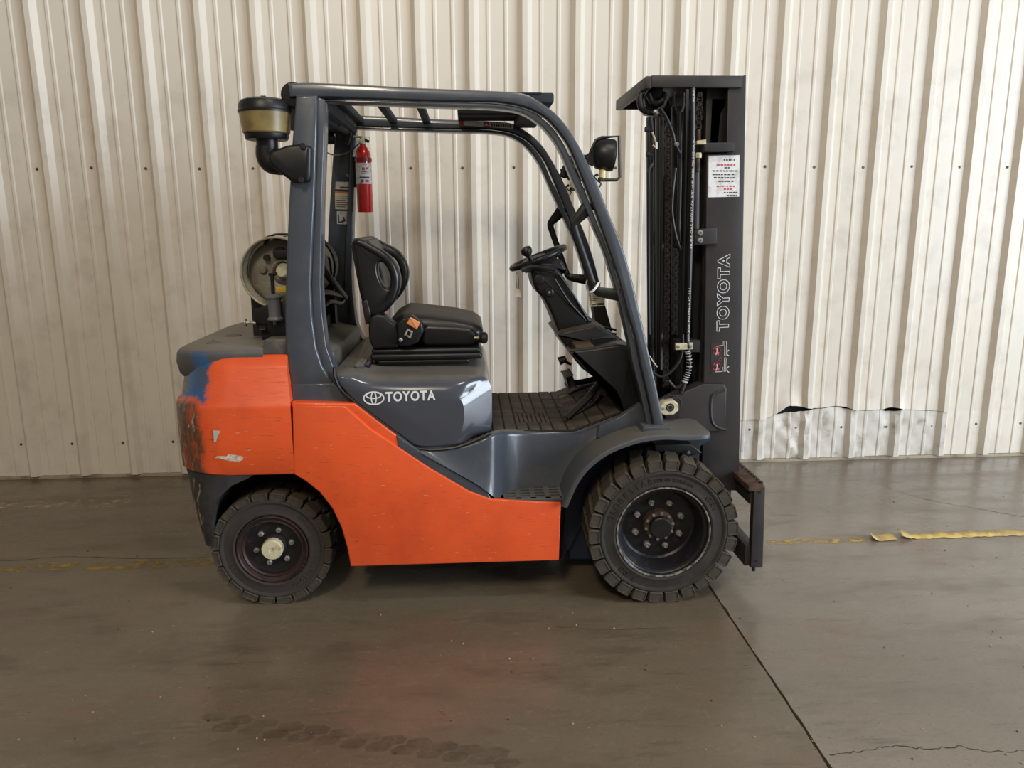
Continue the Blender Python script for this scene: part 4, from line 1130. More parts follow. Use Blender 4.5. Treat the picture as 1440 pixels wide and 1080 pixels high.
add('gauge_pod', lathe([(0, .022), (.006, .022), (.008, .016)], P3(758, 393, .44), -Yv, 18), 'black', colm)
# cowl: deep black box from the toe board up to the tray
cwp = [(803, 493), (836, 490), (870, 484), (889, 487), (899, 525), (908, 568), (874, 581), (868, 560), (862, 549), (848, 540), (834, 530), (819, 519), (808, 506)]
cow = ex(cwp, .21, .205, .95, .012, fil=.006)
cowl = add('cowl', cow, 'black', truck, smooth=45, label='black dashboard cowl')
tr = ex([(783, 470), (790, 465), (836, 455), (848, 460), (884, 484), (888, 492), (870, 492), (802, 496)], .40, .36, .80, .012, fil=.006)
add('tray', tr, 'blackdust', cowl, smooth=40)
td = bmesh.new()
pts = [P3(801, 493, .23), P3(872, 484, .23), P3(872, 462, .80), P3(815, 470, .80)]
add('tray_edge', tube([P3(801, 493, .22), P3(836, 490, .22), P3(868, 484, .22)], .006, 8, smooth=4), 'black', cowl)
td = boxb((P3(806, 480, .32).x, N+.24, P3(812, 484, .32).z-.01), (P3(832, 480, .32).x, N+.46, P3(812, 484, .32).z+.006), .004); add('tray_bin', td, mat('brown_bin_dust', S(92, 76, 54), .8), cowl)
for k in range(3): add('tray_rib', tube([P3(832, 478-k*7, .30+.1*k), P3(850, 475-k*7, .32+.1*k), P3(866, 476-k*6, .34+.1*k)], .006, 6, smooth=3), 'black', cowl)
add('cowl_panel_line', tube([P3(878, 492, .2045), P3(886, 530, .2045), P3(893, 566, .2045)], .002, 5, smooth=4), 'dark', cowl)
add('far_foot_post', ex([(834, 430), (851, 430), (862, 470), (840, 470)], .85, .84, .95, .005), 'dark', cowl)
# pedals, lever knob
pd = tb([(842, 540, .42), (826, 560, .40), (805, 580, .38), (797, 588, .37)], .016, 8, smooth=4, flat=(Yv, 1.4))
ped = add('accelerator_pedal', pd, 'blackdust', truck)
add('pedal_hinge', cyl(P3(794, 590, .32), P3(804, 589, .46), .010, 10), 'black', ped)
add('pedal_arm', tb([(846, 556, .45), (836, 568, .43), (822, 578, .41), (804, 589, .40)], .010, 8, smooth=4), 'black', ped)
pd = tb([(838, 532, .70), (824, 536, .70), (808, 538, .70), (802, 534, .70)], .014, 8, smooth=4); bp = add('brake_pedal', pd, 'black', truck)
add('pedal_pad', boxb(P3(792, 537, .78), P3(808, 529, .62), .006, rot=Matrix.Rotation(-.3, 3, 'Y')), 'blackdust', bp)
pd = tb([(836, 545, .8), (815, 549, .8), (800, 556, .8), (786, 560, .8)], .02, 8, smooth=4); add('wiring_cover', pd, 'black', cowl)
lv = tb([(802, 512, .55), (794, 508, .5), (787, 506, .48)], .007, 8, smooth=3); lv2 = add('release_lever', lv, 'black', cowl)
add('lever_knob', tube([P3(796, 504, .47), P3(786, 508, .47)], [.014, .02], 10), 'black', lv2)

# --- mast
MO = .28
rail = ex([(1024, 112), (1049.5, 105), (1046, 300), (1043, 480), (1039, 690), (986, 690), (989, 560), (992, 400), (994, 216), (1022, 215)], MO, MO, MO+.03, .004)
mast = add('mast', rail.copy(), 'mast', truck, smooth=30, label='dark painted steel lifting mast')
rb = mirror(rail); add('outer_rail', rb, 'mast', mast, smooth=30); rail.free()
# outer channel flanges: front and rear webs
fl = ex([(1036, 110), (1049, 106), (1039, 690), (1026, 690)], MO+.03, MO+.03, MO+.085, .003); add('rail_flange', fl.copy(), 'mast', mast); add('rail_flange', mirror(fl), 'mast', mast); fl.free()
inn = ex([(994, 112), (1028, 110), (1020, 150), (1014, 160), (1010, 210), (1006, 690), (984, 690), (990, 300)], MO+.05, MO+.05, MO+.085, .003)
add('inner_rail_channel', inn.copy(), 'mast', mast); add('inner_rail_channel', mirror(inn), 'mast', mast); inn.free()
in2 = ex([(975, 116), (1030, 112), (1022, 200), (1012, 690), (972, 690)], MO+.10, MO+.10, MO+.14, .003)
add('inner_rail_channel', in2.copy(), 'dark', mast); add('inner_rail_channel', mirror(in2), 'dark', mast); in2.free()
# body of hydraulics between the rails (dark)
cy_ = ex([(985, 140), (1012, 140), (1006, 660), (978, 660)], MO+.14, MO+.14, 2*MID-N-N-(MO+.14)+N-N, .004) if False else None
add('rear_crossmember', boxb((xc(968, 600, MO), N+MO+.02, zc(1000, 690, MO)), (xc(1030, 600, MO), 2*MID-N-MO-.02, zc(1000, 600, MO)), .008), 'dark', mast)
for z_ in (330, 480): add('tie_beam', boxb((xc(986, z_, MO)+.02, N+MO+.06, zc(1000, z_+14, MO)), (xc(1010, z_, MO), 2*MID-N-MO-.06, zc(1000, z_-14, MO)), .006), 'dark', mast)
def lean(y0_, y1_, px0, o, r, m, nm, par=mast, n=14):     # an upright member following the mast's tilt
    dx = .0185
    a = P3(px0, y0_, o); b = P3(px0, y1_, o); b.x = a.x+(a.z-b.z)*.036
    return add(nm, cyl(a, b, r, n), m, par)
lean(150, 660, 955, .43, .034, 'black', 'lift_cylinder'); lean(165, 660, 922, .73, .044, 'black', 'lift_cylinder'); lean(150, 660, 938, .5775, .052, 'black', 'lift_cylinder')
add('mast_backing', boxb((xc(1000, 400, MO)-.02, N+MO+.05, .25), (xc(1000, 400, MO)+.05, 2*MID-N-MO-.05, zc(1000, 135, MO)), .004), 'dark', mast)
# crown
crn = bmesh.new()
cr0, cr1 = xc(908, 115, MO), xc(1043, 110, MO)
ztop = zc(1000, 107, MO); zbot = zc(1000, 124, MO)
crown = boxb((cr0+.02, N+MO-.015, zbot), (cr1, N+MO+.0, ztop), .004)
yb1 = 2*MID-N-MO+.015
boxb((cr0+.02, yb1-.015, zbot), (cr1, yb1, ztop), .004, bm=crown)
boxb((cr0-.005, N+MO-.013, zbot-.004), (cr0+.022, yb1-.005, ztop-.004), .004, bm=crown)
boxb((cr0, N+MO-.008, ztop-.012), (cr1, yb1-.006, ztop-.002), .002, bm=crown)
for s in (0, 1):
    p0 = Vector((cr0+.026, N+MO-.006 if not s else yb1-.008, (zbot+ztop)/2)); 
crownp = add('mast_crown', crown, 'mast', mast, smooth=30, label='folded plate over the mast top')
add('crown_bracket', ex([(916, 124), (932, 122), (930, 165), (908, 160), (905, 140)], .40, .38, .46, .008), 'black', crownp)
cl_ = tb([(904, 128, .36), (900, 140, .36), (902, 152, .36), (912, 158, .36), (924, 156, .36), (932, 148, .36), (934, 136, .36)], .013, 10, smooth=4); add('hose_elbow', cl_, 'black', mast)
add('hose_elbow', tb([(912, 132, .34), (918, 144, .34), (930, 142, .34), (936, 130, .34)], .012, 10, smooth=4), 'black', mast)
add('hose_fitting', hexa(P3(920, 156, .34), Vector((.6, -.3, -.6)), .010, .022), 'steel', mast, smooth=20)
# crossmember and brackets
add('top_tie', ex([(989, 201), (1033, 200), (1033, 213), (989, 214)], MO-.02, MO-.03, MO+.03, .004), 'mast', mast)
add('chain_anchor', ex([(980, 198), (993, 196), (993, 203), (980, 203)], MO-.03, MO-.032, MO-.005, .002), 'cream', mast)
bk_ = ex([(976, 323), (1008, 320), (1008, 343), (976, 345)], MO-.02, MO-.025, MO+.02, .004); bkk = add('stop_bracket', bk_, 'mast', mast)
for q in ((984, 327.5), (984, 338)):
    b = lathe([(0, .012), (.006, .012), (.010, .008), (.010, .004), (.006, .004), (.006, 0)], P3(q[0], q[1], MO-.025), -Yv, 14); add('socket_bolt', b, 'steel', bkk)
add('clamp_mount', ex([(949, 478), (983, 478), (983, 495), (949, 495)], MO+.0, MO-.01, MO+.04, .003), 'dark', mast)
hc_ = add('hose_clamp', ex([(950, 483), (974, 482), (974, 491), (950, 492)], MO-.035, MO-.04, MO-.02, .002), 'cream', mast, label='cream hose clamp plate')
for q in ((953.5, 487.5), (970.5, 487)): add('clamp_bolt', hexa(P3(q[0], q[1], MO-.04), -Yv, .007, .006), 'steel', hc_, smooth=20)
# lower mast gusset with raised rib
gs = ex([(930, 568), (950, 556), (989, 540), (1018, 540), (1022, 546), (1020, 605), (986, 608), (980, 690), (945, 690), (940, 610)], MO-.02, MO-.022, MO+.06, .006)
gus = add('mast_gusset', gs, 'mast', mast, smooth=30)
add('gusset_rib', tb([(1018, 549), (1002, 556), (1000, 575), (1002, 592), (1010, 601), (1020, 604)] and [(1019, 548, MO-.02), (1004, 554, MO-.02), (1000, 564, MO-.02), (1000, 586, MO-.02), (1004, 597, MO-.02), (1012, 602, MO-.02), (1021, 604, MO-.02)], .007, 8, smooth=4), 'mast', gus)
tc = ex([(928, 570), (934, 565), (948, 563), (954, 568), (954, 577), (947, 583), (934, 584), (928, 580)], MO-.08, MO-.085, MO-.03, .005, fil=.006); tl = add('tilt_cylinder_eye', tc, 'cream', mast, smooth=40, label='cream tilt cylinder eye')
add('eye_ring', tube([P3(942.5, 573, MO-.086)+Vector((.015*math.cos(a*math.pi/10), 0, .015*math.sin(a*math.pi/10))) for a in range(20)], .003, 6, closed=True), 'dark', tl)
add('eye_pin', lathe([(0, .009), (.004, .009), (.004, 0)], P3(942.5, 573, MO-.085), -Yv, 14), 'dark', tl)
add('eye_bore', lathe([(0, .006), (.002, .006), (.002, 0)], P3(932.5, 574.5, MO-.085), -Yv, 12), 'steel', tl)
add('grease_cap', tb([(934, 560, MO-.05), (945, 556, MO-.05), (956, 562, MO-.05), (958, 572, MO-.05)], .004, 6, smooth=4), 'dark', tl)
# hoses
HO = MO-.03
def hose(pts, r=.010, m='hose', nm='hydraulic_hose', sm=5): return add(nm, tb(pts, r, 10, smooth=sm), m, mast)
h1 = hose([(974, 124, HO), (974, 200, HO), (972, 300, HO), (969, 400, HO), (967, 470, HO), (968, 500, HO), (969, 515, HO), (965, 530, HO), (960, 545, HO), (957, 552, HO)], .0115)
hose([(966, 126, HO+.03), (965.5, 200, HO+.02), (963, 320, HO+.02), (960, 470, HO+.02), (959, 500, HO+.02), (958, 545, HO+.02)], .0085)
hose([(957, 158, HO+.05), (956, 210, HO+.05), (956, 250, HO+.05), (954, 330, HO+.05), (953, 345, HO+.05)], .010, nm='steel_pipe')
hose([(948, 130, HO+.05), (950, 150, HO+.05), (957, 160, HO+.05), (961, 148, HO+.05), (962, 130, HO+.05)], .006)
hose([(928, 152, HO+.02), (938, 168, HO+.02), (946, 188, HO+.02), (949, 202, HO+.02), (956, 216, HO+.02)], .008)
hose([(950, 236, HO+.02), (946, 270, HO+.02), (945, 300, HO+.02), (950, 330, HO+.02), (957, 352, HO+.02)], .007)
hose([(931, 165, HO+.1), (931, 300, HO+.1), (929, 520, HO+.1)], .010)
hose([(915, 165, HO+.1), (917, 200, HO+.1), (918, 320, HO+.1), (917, 480, HO+.1), (920, 540, HO+.1)], .010)
hose([(919, 230, HO+.08), (913, 240, HO+.08), (912, 260, HO+.08), (912, 380, HO+.08), (913, 470, HO+.08)], .007)
hose([(913, 520, HO), (930, 530, HO), (946, 520, HO), (958, 500, HO), (960, 470, HO)], .007)
hose([(940, 535, HO), (950, 545, HO), (960, 540, HO), (966, 530, HO)], .008)
for q in ((909, 182, .30), (911, 217, .30)):
    b = cyl(P3(q[0], q[1], q[2]), P3(q[0]+8, q[1]+1, q[2]+.01), .006, 8); lathe([(0, .011), (.012, .011)], P3(q[0]-2, q[1], q[2]), X, 12, bm=b); add('hose_stud', b, 'dark', mast)
add('wire_clip', tb([(917, 186, .3), (921, 196, .3), (923, 207, .3), (918, 204, .3)], .004, 6, smooth=4), 'cream', mast)
add('cable_tie', ex([(922.6, 200), (924.6, 200), (924.6, 209), (922.6, 209)], HO, HO-.002, HO+.002, 0), 'white', mast)
add('pipe_nut', hexa(P3(951, 203, HO+.0), -Yv, .010, .012), 'steel', mast, smooth=20)
add('guard_wire', tb([(913, 500, HO), (918, 508, HO), (924, 516, HO)], .003, 6, smooth=3), 'cream', mast)
# hose print
def vtext(s, pa, pb, o, h, par, m, outl=0, dy=.0105, bold=0., spacing=1.):
    a, b = P3(*pa, o), P3(*pb, o); b_ = text_bm(s, .05, 0 if outl else .0003, outl, spacing, bold=bold)
    x0 = min(v.co.x for v in b_.verts); x1 = max(v.co.x for v in b_.verts); y0_ = min(v.co.y for v in b_.verts); y1_ = max(v.co.y for v in b_.verts)
    for v in b_.verts: v.co.x -= (x0+x1)/2; v.co.y -= (y0_+y1_)/2
    u = (b-a); place(b_, (a+b)/2+Vector((0, -dy, 0)), u, Vector((-u.z, 0, u.x)) if u.z > 0 else Vector((u.z, 0, -u.x)), u.length/(x1-x0), h/(y1_-y0_))
    return b_
tx = vtext('HURT GAS 160017-06 3/8" WP 3000 PSI MSHA IC-', (970.6, 349), (974.4, 192), HO, .0085, h1, 'white', dy=.0122); add('hose_print', tx, 'white', h1, smooth=0)
tx = vtext('HURT', (974.2, 143), (974.4, 127), HO, .0085, h1, 'white', dy=.0122); add('hose_print', tx, 'white', h1, smooth=0)
tx = vtext('WP 3000 PSI MSHA IC-161-', (967, 480), (969, 402), HO, .0085, h1, 'white', dy=.0122); add('hose_print', tx, 'white', h1, smooth=0)
# coil guard at the bottom of the printed hose
for i in range(13):
    q = i/12; p = crom([P3(967, 494, HO), P3(969, 505, HO), P3(968.5, 520, HO), P3(965.5, 530, HO), P3(962.5, 538, HO)], 6); k_ = min(len(p)-2, int(q*(len(p)-1)))
    c_ = p[k_]; d_ = (p[k_+1]-p[k_]).normalized(); u_, w_ = frame(d_)
    add('spring_coil', tube([c_+(u_*math.cos(a*math.pi/6)+w_*math.sin(a*math.pi/6))*.0118 for a in range(12)], .0018, 5, closed=True), 'label', h1)
# chains: every link plate is modelled; each chain is one part
def chain(pa, pb, o, nm='lift_chain', m='chain'):
    a, b = P3(*pa, o), P3(*pb, o); n = int((b-a).length/.016); bm = bmesh.new(); d = (b-a).normalized(); s = Vector((d.z, 0, -d.x))
    for i in range(n):
        c_ = a.lerp(b, (i+.5)/n)
        for k in ((-1, 1) if i % 2 else (-.45, .45)):
            cc = c_+s*(.0105*k); boxb(cc-Vector((.0022, .008, .010)), cc+Vector((.0022, .008, .010)), 0, bm=bm)
        boxb(c_-Vector((.012, .003, .003)), c_+Vector((.012, .003, .003)), 0, bm=bm)
    return add(nm, bm, m, mast, smooth=0)
chain((939.5, 172), (936, 545), HO+.10)
chain((984, 130), (981.5, 182), HO+.02)
lean(182, 200, 982.5, HO+.02, .008, 'rust', 'chain_rod'); lean(222, 241, 981.5, HO+.01, .009, 'rust', 'chain_rod')
add('rod_nut', hexa(P3(982, 222, HO+.01), Z, .013, .02), 'cream', mast, smooth=20)
lean(242, 322, 978.5, HO+.03, .016, 'mast', 'inner_tube')
chain((950, 350), (949, 470), HO+.06, 'link_chain', 'rim')
# plate with data label and outlined lettering
lab = rectpoly(PL([(996.5, 219), (1040, 218), (1039.5, 276.5), (996, 277.5)], MO-.001), N+MO-.0014)
M['plate'] = mat('silver_data_label', S(228, 230, 232), .4, var=(S(200, 194, 190), 30, .45, .7))
dl = add('data_label', lab, 'plate', mast, smooth=0, label='silver data label with grey and red print')
random.seed(3)
rows_ = [(225, 1018, 1034, 'ink'), (232, 1008, 1034, 'redink'), (236, 1019, 1026, 'ink'), (240.5, 1002, 1037, 'ink'), (245.5, 1002, 1034, 'ink'), (250, 1004, 1034, 'ink'), (255, 1010, 1034, 'ink'), (262, 1008, 1034, 'redink'), (266, 1018, 1030, 'redink'), (271, 1018, 1038, 'ink'), (275, 1022, 1036, 'ink')]
for (yy_, xa, xb_, m) in rows_:
    x = xa
    while x < xb_:
        w = random.uniform(1.2, 4.2); x2 = min(xb_, x+w)
        add('print_line', rectpoly(PL([(x, yy_-1.1), (x2, yy_-1.1), (x2, yy_+.9), (x, yy_+.9)], MO-.0014), N+MO-.0022), m, dl, smooth=0); x = x2+random.uniform(.8, 1.8)
b_ = vtext('TOYOTA', (1016, 466), (1018, 357), MO, .056, mast, 'silver', .0011, dy=.001, bold=.0022, spacing=1.22)
for v in b_.verts: v.co.y = N+MO-.0005+(v.co.y-(N+MO-.001))*.4
add('outline_lettering', b_, 'silver', mast, smooth=0)
# warning pictograms: two ringed figures, fork outlines and a triangle
M['pinkink'] = mat('pink_white_ink', S(224, 186, 190), .6)
pg = rectpoly(PL([(1000, 482), (1026, 482), (1025, 527), (1000, 527)], MO-.001), N+MO-.0012, .0008)
pct = add('pictogram_sticker', pg, 'mast', mast, smooth=0)
def ln(pts, r=.0014, m='white', nm='pictogram_line'): return add(nm, tb([(x, y, MO-.0022) for x, y in pts], r, 5), m, pct, smooth=0)
for cy in (493, 515.5):
    c_ = P3(1007.5, cy, MO-.002); add('prohibition_ring', tube([c_+Vector((.0165*math.cos(a*math.pi/10), 0, .0165*math.sin(a*math.pi/10))) for a in range(20)], .0016, 5, closed=True), 'redink', pct)
    ln([(1003.5, cy-4), (1011.5, cy+4)], .0016, 'redink', 'prohibition_bar')
    ln([(1008, cy-3.5), (1008.5, cy)], .0042, 'pinkink', 'pictogram_figure'); ln([(1008.4, cy-.5), (1006.5, cy+6)], .0024, 'pinkink', 'pictogram_figure'); ln([(1008.4, cy-.5), (1009.5, cy+6)], .0024, 'pinkink', 'pictogram_figure')
ln([(1008, 487), (1017, 485.5), (1017, 480)]); ln([(1019, 480), (1021.5, 480), (1021, 500), (1018.5, 500), (1019, 480)], .0012)
ln([(1006, 523), (1016, 522.5), (1016, 516)]); ln([(1018.5, 503), (1021, 503), (1020.5, 522.5), (1018, 522.5), (1018.5, 503)], .0012)
for cy in (496.5, 519.5): ln([(1025, cy-4.2), (1022.3, cy-2), (1022.2, cy+2), (1025, cy+4.2)], .0024)
ln([(1012.5, 502), (1015.2, 506.5), (1009.8, 506.5), (1012.5, 502)], .0012, 'redink', 'warning_triangle')

# --- fork carriage
ca = P3(1055, 798, .10); cb = P3(1075, 684, .10)
ky0, ky1 = N+.085, 2*MID-N-.085
kx0, kx1 = xc(1057, 740, .10), xc(1073, 700, .10)
ktop, kbot = zc(1067, 683, .10), zc(1062, 798, .10)
kar = ex([(1059.5, 684), (1075, 684), (1071.5, 797), (1054.5, 797)], .10, .09, .125, .003)
car = add('fork_carriage', kar.copy(), 'mast', truck, smooth=30, label='black fork carriage without forks'); add('end_plate', mirror(kar), 'mast', car); kar.free()
add('upper_bar', boxb((kx0-.015, ky0+.02, ktop-.085), (kx0+.035, ky1-.02, ktop-.002), .004), 'mast', car)
add('upper_bar_top', boxb((kx0-.028, ky0+.005, ktop-.022), (kx1+.0, ky1, ktop+.004), .003), 'rust', car, label='rusty top edge of the upper bar')
ntc = bmesh.new()
for i in range(26): 
    yy_ = ky0+.03+i*(ky1-ky0-.06)/26; boxb((kx1-.008, yy_, ktop-.006), (kx1+.004, yy_+.022, ktop+.011), .002, bm=ntc)
o = add('notch_teeth', ntc, 'rust', car); o['kind'] = 'stuff'
add('lower_bar', boxb((kx0-.02, ky0+.02, kbot+.006), (kx0+.03, ky1-.02, kbot+.10), .004), 'mast', car)
for q in ((1068.5, 692), (1064, 789)): add('end_bolt', lathe([(0, .007), (.002, .006), (.002, 0)], P3(q[0], q[1], .09), -Yv, 10), 'dark', car)
add('stop_pin', cyl((kx0+.018, ky0+.01, kbot-.012), (kx0+.018, ky0+.01, kbot+.01), .008, 10), 'dark', car)
for yv in (N+MO+.12, 2*MID-N-MO-.12):
    add('carriage_arm', boxb((xc(1000, 700, MO), yv-.02, kbot+.02), (kx0+.005, yv+.02, ktop-.01), .006), 'dark', car)

# --- work lamps on the front pillars
def lamp(side):
    def V(px, py, o):
        v = P3(px, py, o)
        if side < 0: v.y = 2*MID-v.y
        return v
    c = V(863, 219, .16); d = Vector((-1, 0, .10)).normalized()
    head = lathe([(0, 0), (0, .052), (.003, .060), (.010, .062), (.04, .061), (.066, .055), (.082, .040), (.089, .020), (.090, 0)], c, d, 32)
    hd = add('work_lamp', head, 'black', truck, smooth=40, label='round black work lamp in a wire guard' if side > 0 else None)
    add('lamp_lens', lathe([(-.001, .058), (-.004, .04), (-.006, 0)], c, d, 28, cap=False), 'pin', hd)
    lp = tube([V(831, 214, .15), V(834, 206, .15), V(838, 197, .15), V(846, 193.5, .15), V(870.5, 191.5, .15), V(871.5, 249, .15), V(867, 253, .15), V(842, 253.5, .15)], .0062, 8)
    add('lamp_guard', lp, 'black', hd)
    add('indicator_bulb', lathe([(0, .014), (.03, .013), (.034, .010)], V(847, 251, .15), Z, 16), 'bulbcream', hd, label='pale amber indicator under the lamp')
    add('indicator_cap', lathe([(0, .016), (.012, .014)], V(846, 254, .15), Z, 14), 'black', hd)
    add('lamp_arm', boxb(V(829, 212, .13), V(836, 231, .16), .004, rot=Matrix.Rotation(.35, 3, 'Y')), 'black', hd)
    add('lamp_wire', tube([V(840, 245, .15), V(836, 248, .14), V(840, 254, .14), V(845, 258, .14), V(843, 263, .13)], .003, 6, smooth=4), 'hose', hd)
    for q in ((826, 219), (829, 228), (838, 247)): add('lamp_bolt', hexa(V(q[0], q[1], .14), Vector((.8, 0, .5)), .007, .01), 'dark', hd, smooth=20)
M['bulbcream'] = mat('amber_cream_plastic', S(216, 196, 130), .3, var=(S(236, 226, 186), 40, .45, .7))
lamp(1); lamp(-1)

# ================================================================== THINGS CARRIED BY THE TRUCK
# gas bottle lying across the truck
ty0 = N+.25
tkb = lathe([(.10, 0), (.085, .05), (.078, .09), (.082, .118), (.10, .138), (.13, .148), (.64, .148), (.68, .138), (.715, .105), (.735, .05), (.74, 0)], (tcx, ty0, tcz), Yv, 48)
tank = add('gas_bottle', tkb, 'tank', None, smooth=50)
tag(tank, 'grey steel gas bottle lying crosswise behind the seat on its black bracket', 'gas bottle')
add('collar', lathe([(.10, .140), (.012, .141), (.004, .139), (0, .143), (.004, .147), (.012, .1475), (.10, .1475)], (tcx, ty0, tcz), Yv, 56, cap=False), 'tankrim', tank, smooth=40, label='pale worn collar ring')
add('valve', lathe([(.03, 0), (.03, .020), (.05, .024), (.085, .034)], (tcx+.012, ty0, tcz+.004), Yv, 20), 'cream', tank)
add('valve_ring', lathe([(.072, .048), (.066, .048), (.064, .043), (.072, .040)], (tcx+.012, ty0, tcz+.004), Yv, 28, cap=False), 'tank', tank)
add('gauge', lathe([(.055, 0), (.055, .024), (.085, .026)], (tcx+.002, ty0, tcz+.078), Yv, 20), 'dark', tank)
add('relief_valve', lathe([(.062, 0), (.062, .013), (.085, .014)], (tcx-.052, ty0, tcz+.060), Yv, 16), 'dark', tank)
add('bleed_valve', lathe([(.066, 0), (.066, .013), (.085, .020)], (tcx-.072, ty0, tcz+.010), Yv, 16), 'tank', tank)
add('valve_handle', boxb((tcx-.02, ty0+.04, tcz+.058), (tcx+.045, ty0+.07, tcz+.095), .01), 'dark', tank)
add('collar_bracket', tb([(372, 343, .3), (380, 333, .3), (388, 336, .3), (402, 334, .3)], .006, 8, smooth=0), 'dark', tank)

# fire extinguisher strapped to the far rear pillar
eo = 2*MID-N-N-.19+.0
eo = .898
ec0 = P3(514, 299, eo); ec1 = P3(514, 218, eo); rE = abs(P3(524.5, 260, eo).x-P3(502.5, 260, eo).x)/2
Lb = ec1.z-ec0.z
ext = add('fire_extinguisher', lathe([(0, 0), (.002, rE*.93), (.006, rE), (Lb*.93, rE), (Lb*1.0, rE*.97), (Lb*1.06, rE*.86), (Lb*1.12, rE*.62), (Lb*1.16, rE*.40), (Lb*1.19, rE*.36)], ec0, Z, 36), 'red', None, smooth=45)
tag(ext, 'red fire extinguisher with white label hanging on far rear pillar', 'fire extinguisher')
za, zb_ = P3(514, 259, eo).z, P3(514, 230, eo).z
def wrap(z0_, z1_, a0_, a1_, m, nm, par, rr=rE+.0006):
    bm = bmesh.new(); pr = None
    for i in range(17):
        a = R(a0_+(a1_-a0_)*i/16); q = [bm.verts.new((ec0.x+rr*math.cos(a), ec0.y+rr*math.sin(a), z)) for z in (z0_, z1_)]
        if pr: bm.faces.new((pr[0], q[0], q[1], pr[1]))
        pr = q
    return add(nm, bm, m, par, smooth=60)
wl = wrap(za, zb_, 178, 345, 'label', 'body_label', ext)
def wp(py0, py1, a0_, a1_, m): wrap(P3(514, py1, eo).z, P3(514, py0, eo).z, a0_, a1_, m, 'print_line', wl, rE+.0012)
wp(231, 232.2, 262, 300, 'ink'); wp(236, 240, 265, 285, 'redink'); wp(236, 239, 292, 312, 'redink'); wp(241, 242.4, 258, 300, 'ink'); wp(244, 245, 255, 298, 'redink'); wp(249, 251.4, 245, 318, 'ink'); wp(253, 256.5, 255, 275, 'ink'); wp(253, 257, 285, 312, 'redink'); wp(257, 258.6, 245, 272, 'ink')
sb = wrap(P3(514, 228, eo).z, P3(514, 221.5, eo).z, 0, 360, 'redband', 'strap', ext, rE+.003) if False else None
M['redband'] = mat('dark_red_band', S(120, 22, 22), .4)
add('strap', lathe([(0, rE+.001), (.001, rE+.0035), (.018, rE+.0035), (.019, rE+.001)], (ec0.x, ec0.y, P3(514, 228, eo).z), Z, 32, cap=False), 'redband', ext)
nk = Vector((ec0.x, ec0.y, ec0.z+Lb*1.19))
add('neck', lathe([(0, .016), (.012, .016), (.014, .012), (.03, .012)], nk, Z, 16), 'cream', ext)
add('lower_handle', tube([nk+Vector((.012, 0, .014)), nk+Vector((-.012, 0, .014)), nk+Vector((-.028, -.005, -.012)), nk+Vector((-.042, -.006, -.06))], .008, 8, smooth=3, flat=(Yv, 1.3)), 'label', ext)
add('upper_lever', tube([nk+Vector((.018, 0, .022)), nk+Vector((-.005, 0, .030)), nk+Vector((-.042, -.003, .034))], .0055, 8, smooth=3, flat=(Yv, 1.5)), 'steel', ext)
add('nozzle', cyl(nk+Vector((.010, 0, .018)), nk+Vector((.030, -.01, .010)), .007, 10), 'dark', ext)
add('gauge', lathe([(0, .011), (.006, .011)], nk+Vector((0, -.012, .012)), -Yv, 14), 'cream', ext)
add('pull_pin', tube([nk+Vector((.026+.009*math.cos(a*math.pi/6), -.004, .022+.009*math.sin(a*math.pi/6))) for a in range(12)], .0012, 5, closed=True), 'steel', ext)
add('extinguisher_bracket', boxb((ec0.x-rE-.02, ec0.y+rE+.0045, ec0.z+Lb*.45), (ec0.x+.012, ec0.y+rE+.012, ec0.z+Lb*1.05), .002), 'dark', guard)

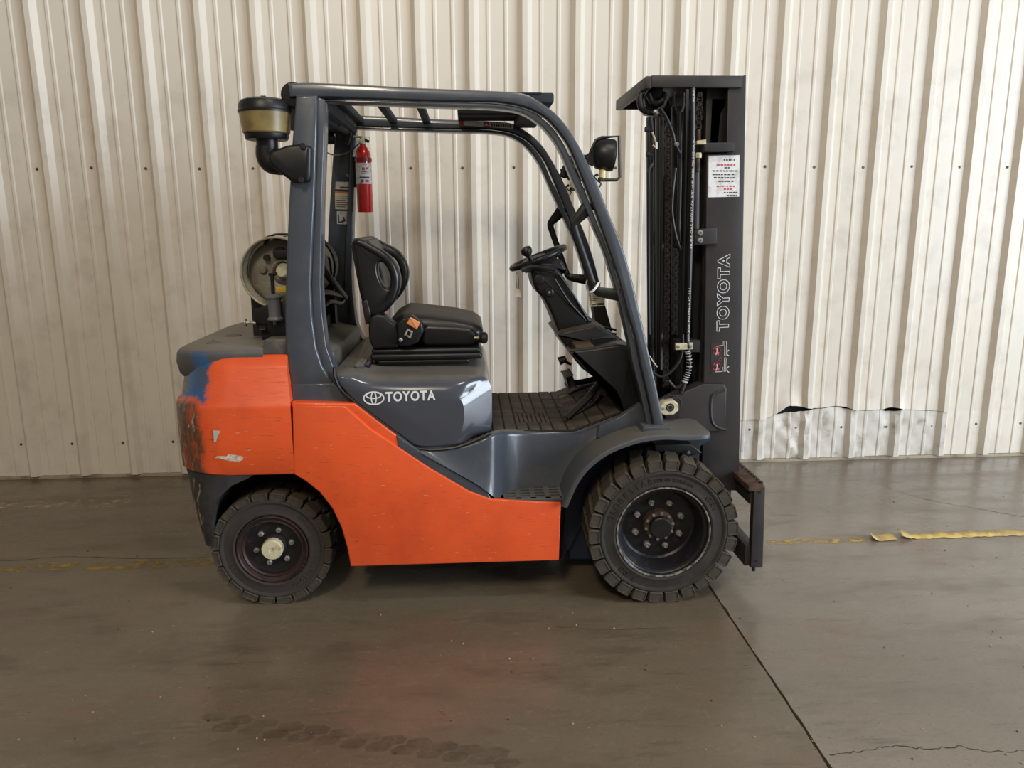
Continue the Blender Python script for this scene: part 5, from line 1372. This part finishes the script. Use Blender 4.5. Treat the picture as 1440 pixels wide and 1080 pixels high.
# paper tags
to = .21
tp = PL([(827, 431.5), (850.5, 430.5), (850, 418), (848, 413), (833, 412), (827, 420)], to)
tg = add('paper_tag', rectpoly(tp, N+to, .0012), 'paper', None, smooth=0)
tag(tg, 'cream paper tag tied with white string to the near grab handle', 'paper tag')
def tl_(pts, m='ink'): add('print_line', rectpoly(PL(pts, to-.001), N+to-.0008, .0006), m, tg, smooth=0)
tl_([(840, 426.5), (849.5, 426), (849.4, 429), (840, 429.4)]); tl_([(833, 428), (838.5, 427.7), (838.5, 429), (833, 429.3)]); tl_([(829, 427.2), (832, 427), (832, 428), (829, 428.2)])
for q in range(3): tl_([(830, 417+q*2.6), (846-q*3, 416.6+q*2.6), (846-q*3, 417.2+q*2.6), (830, 417.6+q*2.6)])
ls = tb([(829, 417, to), (825.5, 408, to), (824.5, 398, .19), (826, 394, .185)], .003, 6, smooth=5)
tb([(830, 416, .205), (829, 412, .13), (834, 409, .112), (839, 403, .116), (841.5, 398.5, .135), (843, 399, .18), (838, 414, .195)], .0048, 6, bm=ls, smooth=5, flat=(Yv, .4)); add('string', ls, 'string', tg)
so = .50
tp = PL([(723, 417), (733, 418), (731, 408), (727, 405)], so)
t2_ = add('paper_tag', rectpoly(tp, N+so, .001), 'paper', None, smooth=0)
tag(t2_, 'small beige tag dangling on thin cords below the steering wheel', 'paper tag')
cs = tb([(727, 406, so), (726, 396, so), (725.5, 386, so), (726.5, 383.5, so)], .0012, 5, smooth=3); tb([(729, 406, so), (729.5, 395, so), (728, 386, so), (726.5, 383.5, so)], .0012, 5, bm=cs, smooth=3); add('string', cs, 'ink', t2_)

# grit on the floor
random.seed(11)
gb = bmesh.new()
for i in range(150):
    px, py = random.uniform(0, 1440), random.uniform(690, 1075)
    p = gnd(px, py); s_ = random.uniform(.0012, .0034)
    if .0 < (p.y-N) < 1.2 and -1.2 < p.x < 1.2: continue
    boxb(p+Vector((-s_, -s_*.8, 0)), p+Vector((s_, s_*.8, s_*.9)), 0, bm=gb, rot=Matrix.Rotation(random.random()*3, 3, 'Z'))
go = add('floor_grit', gb, mat('pale_grit', S(172, 160, 140), .9, var=(S(70, 60, 50), 3, .45, .55)), None, smooth=0); go['kind'] = 'stuff'
tag(go, 'scattered grit and paint crumbs on the concrete floor', 'grit'); go['kind'] = 'stuff'

# thing > part > sub-part and no deeper: a finer piece hangs on the part itself
def depth(o):
    n = 0
    while o.parent: o = o.parent; n += 1
    return n
for o in sorted(bpy.data.objects, key=depth):
    while depth(o) > 2:
        p = o.parent; o.location = o.location+p.location; o.parent = p.parent
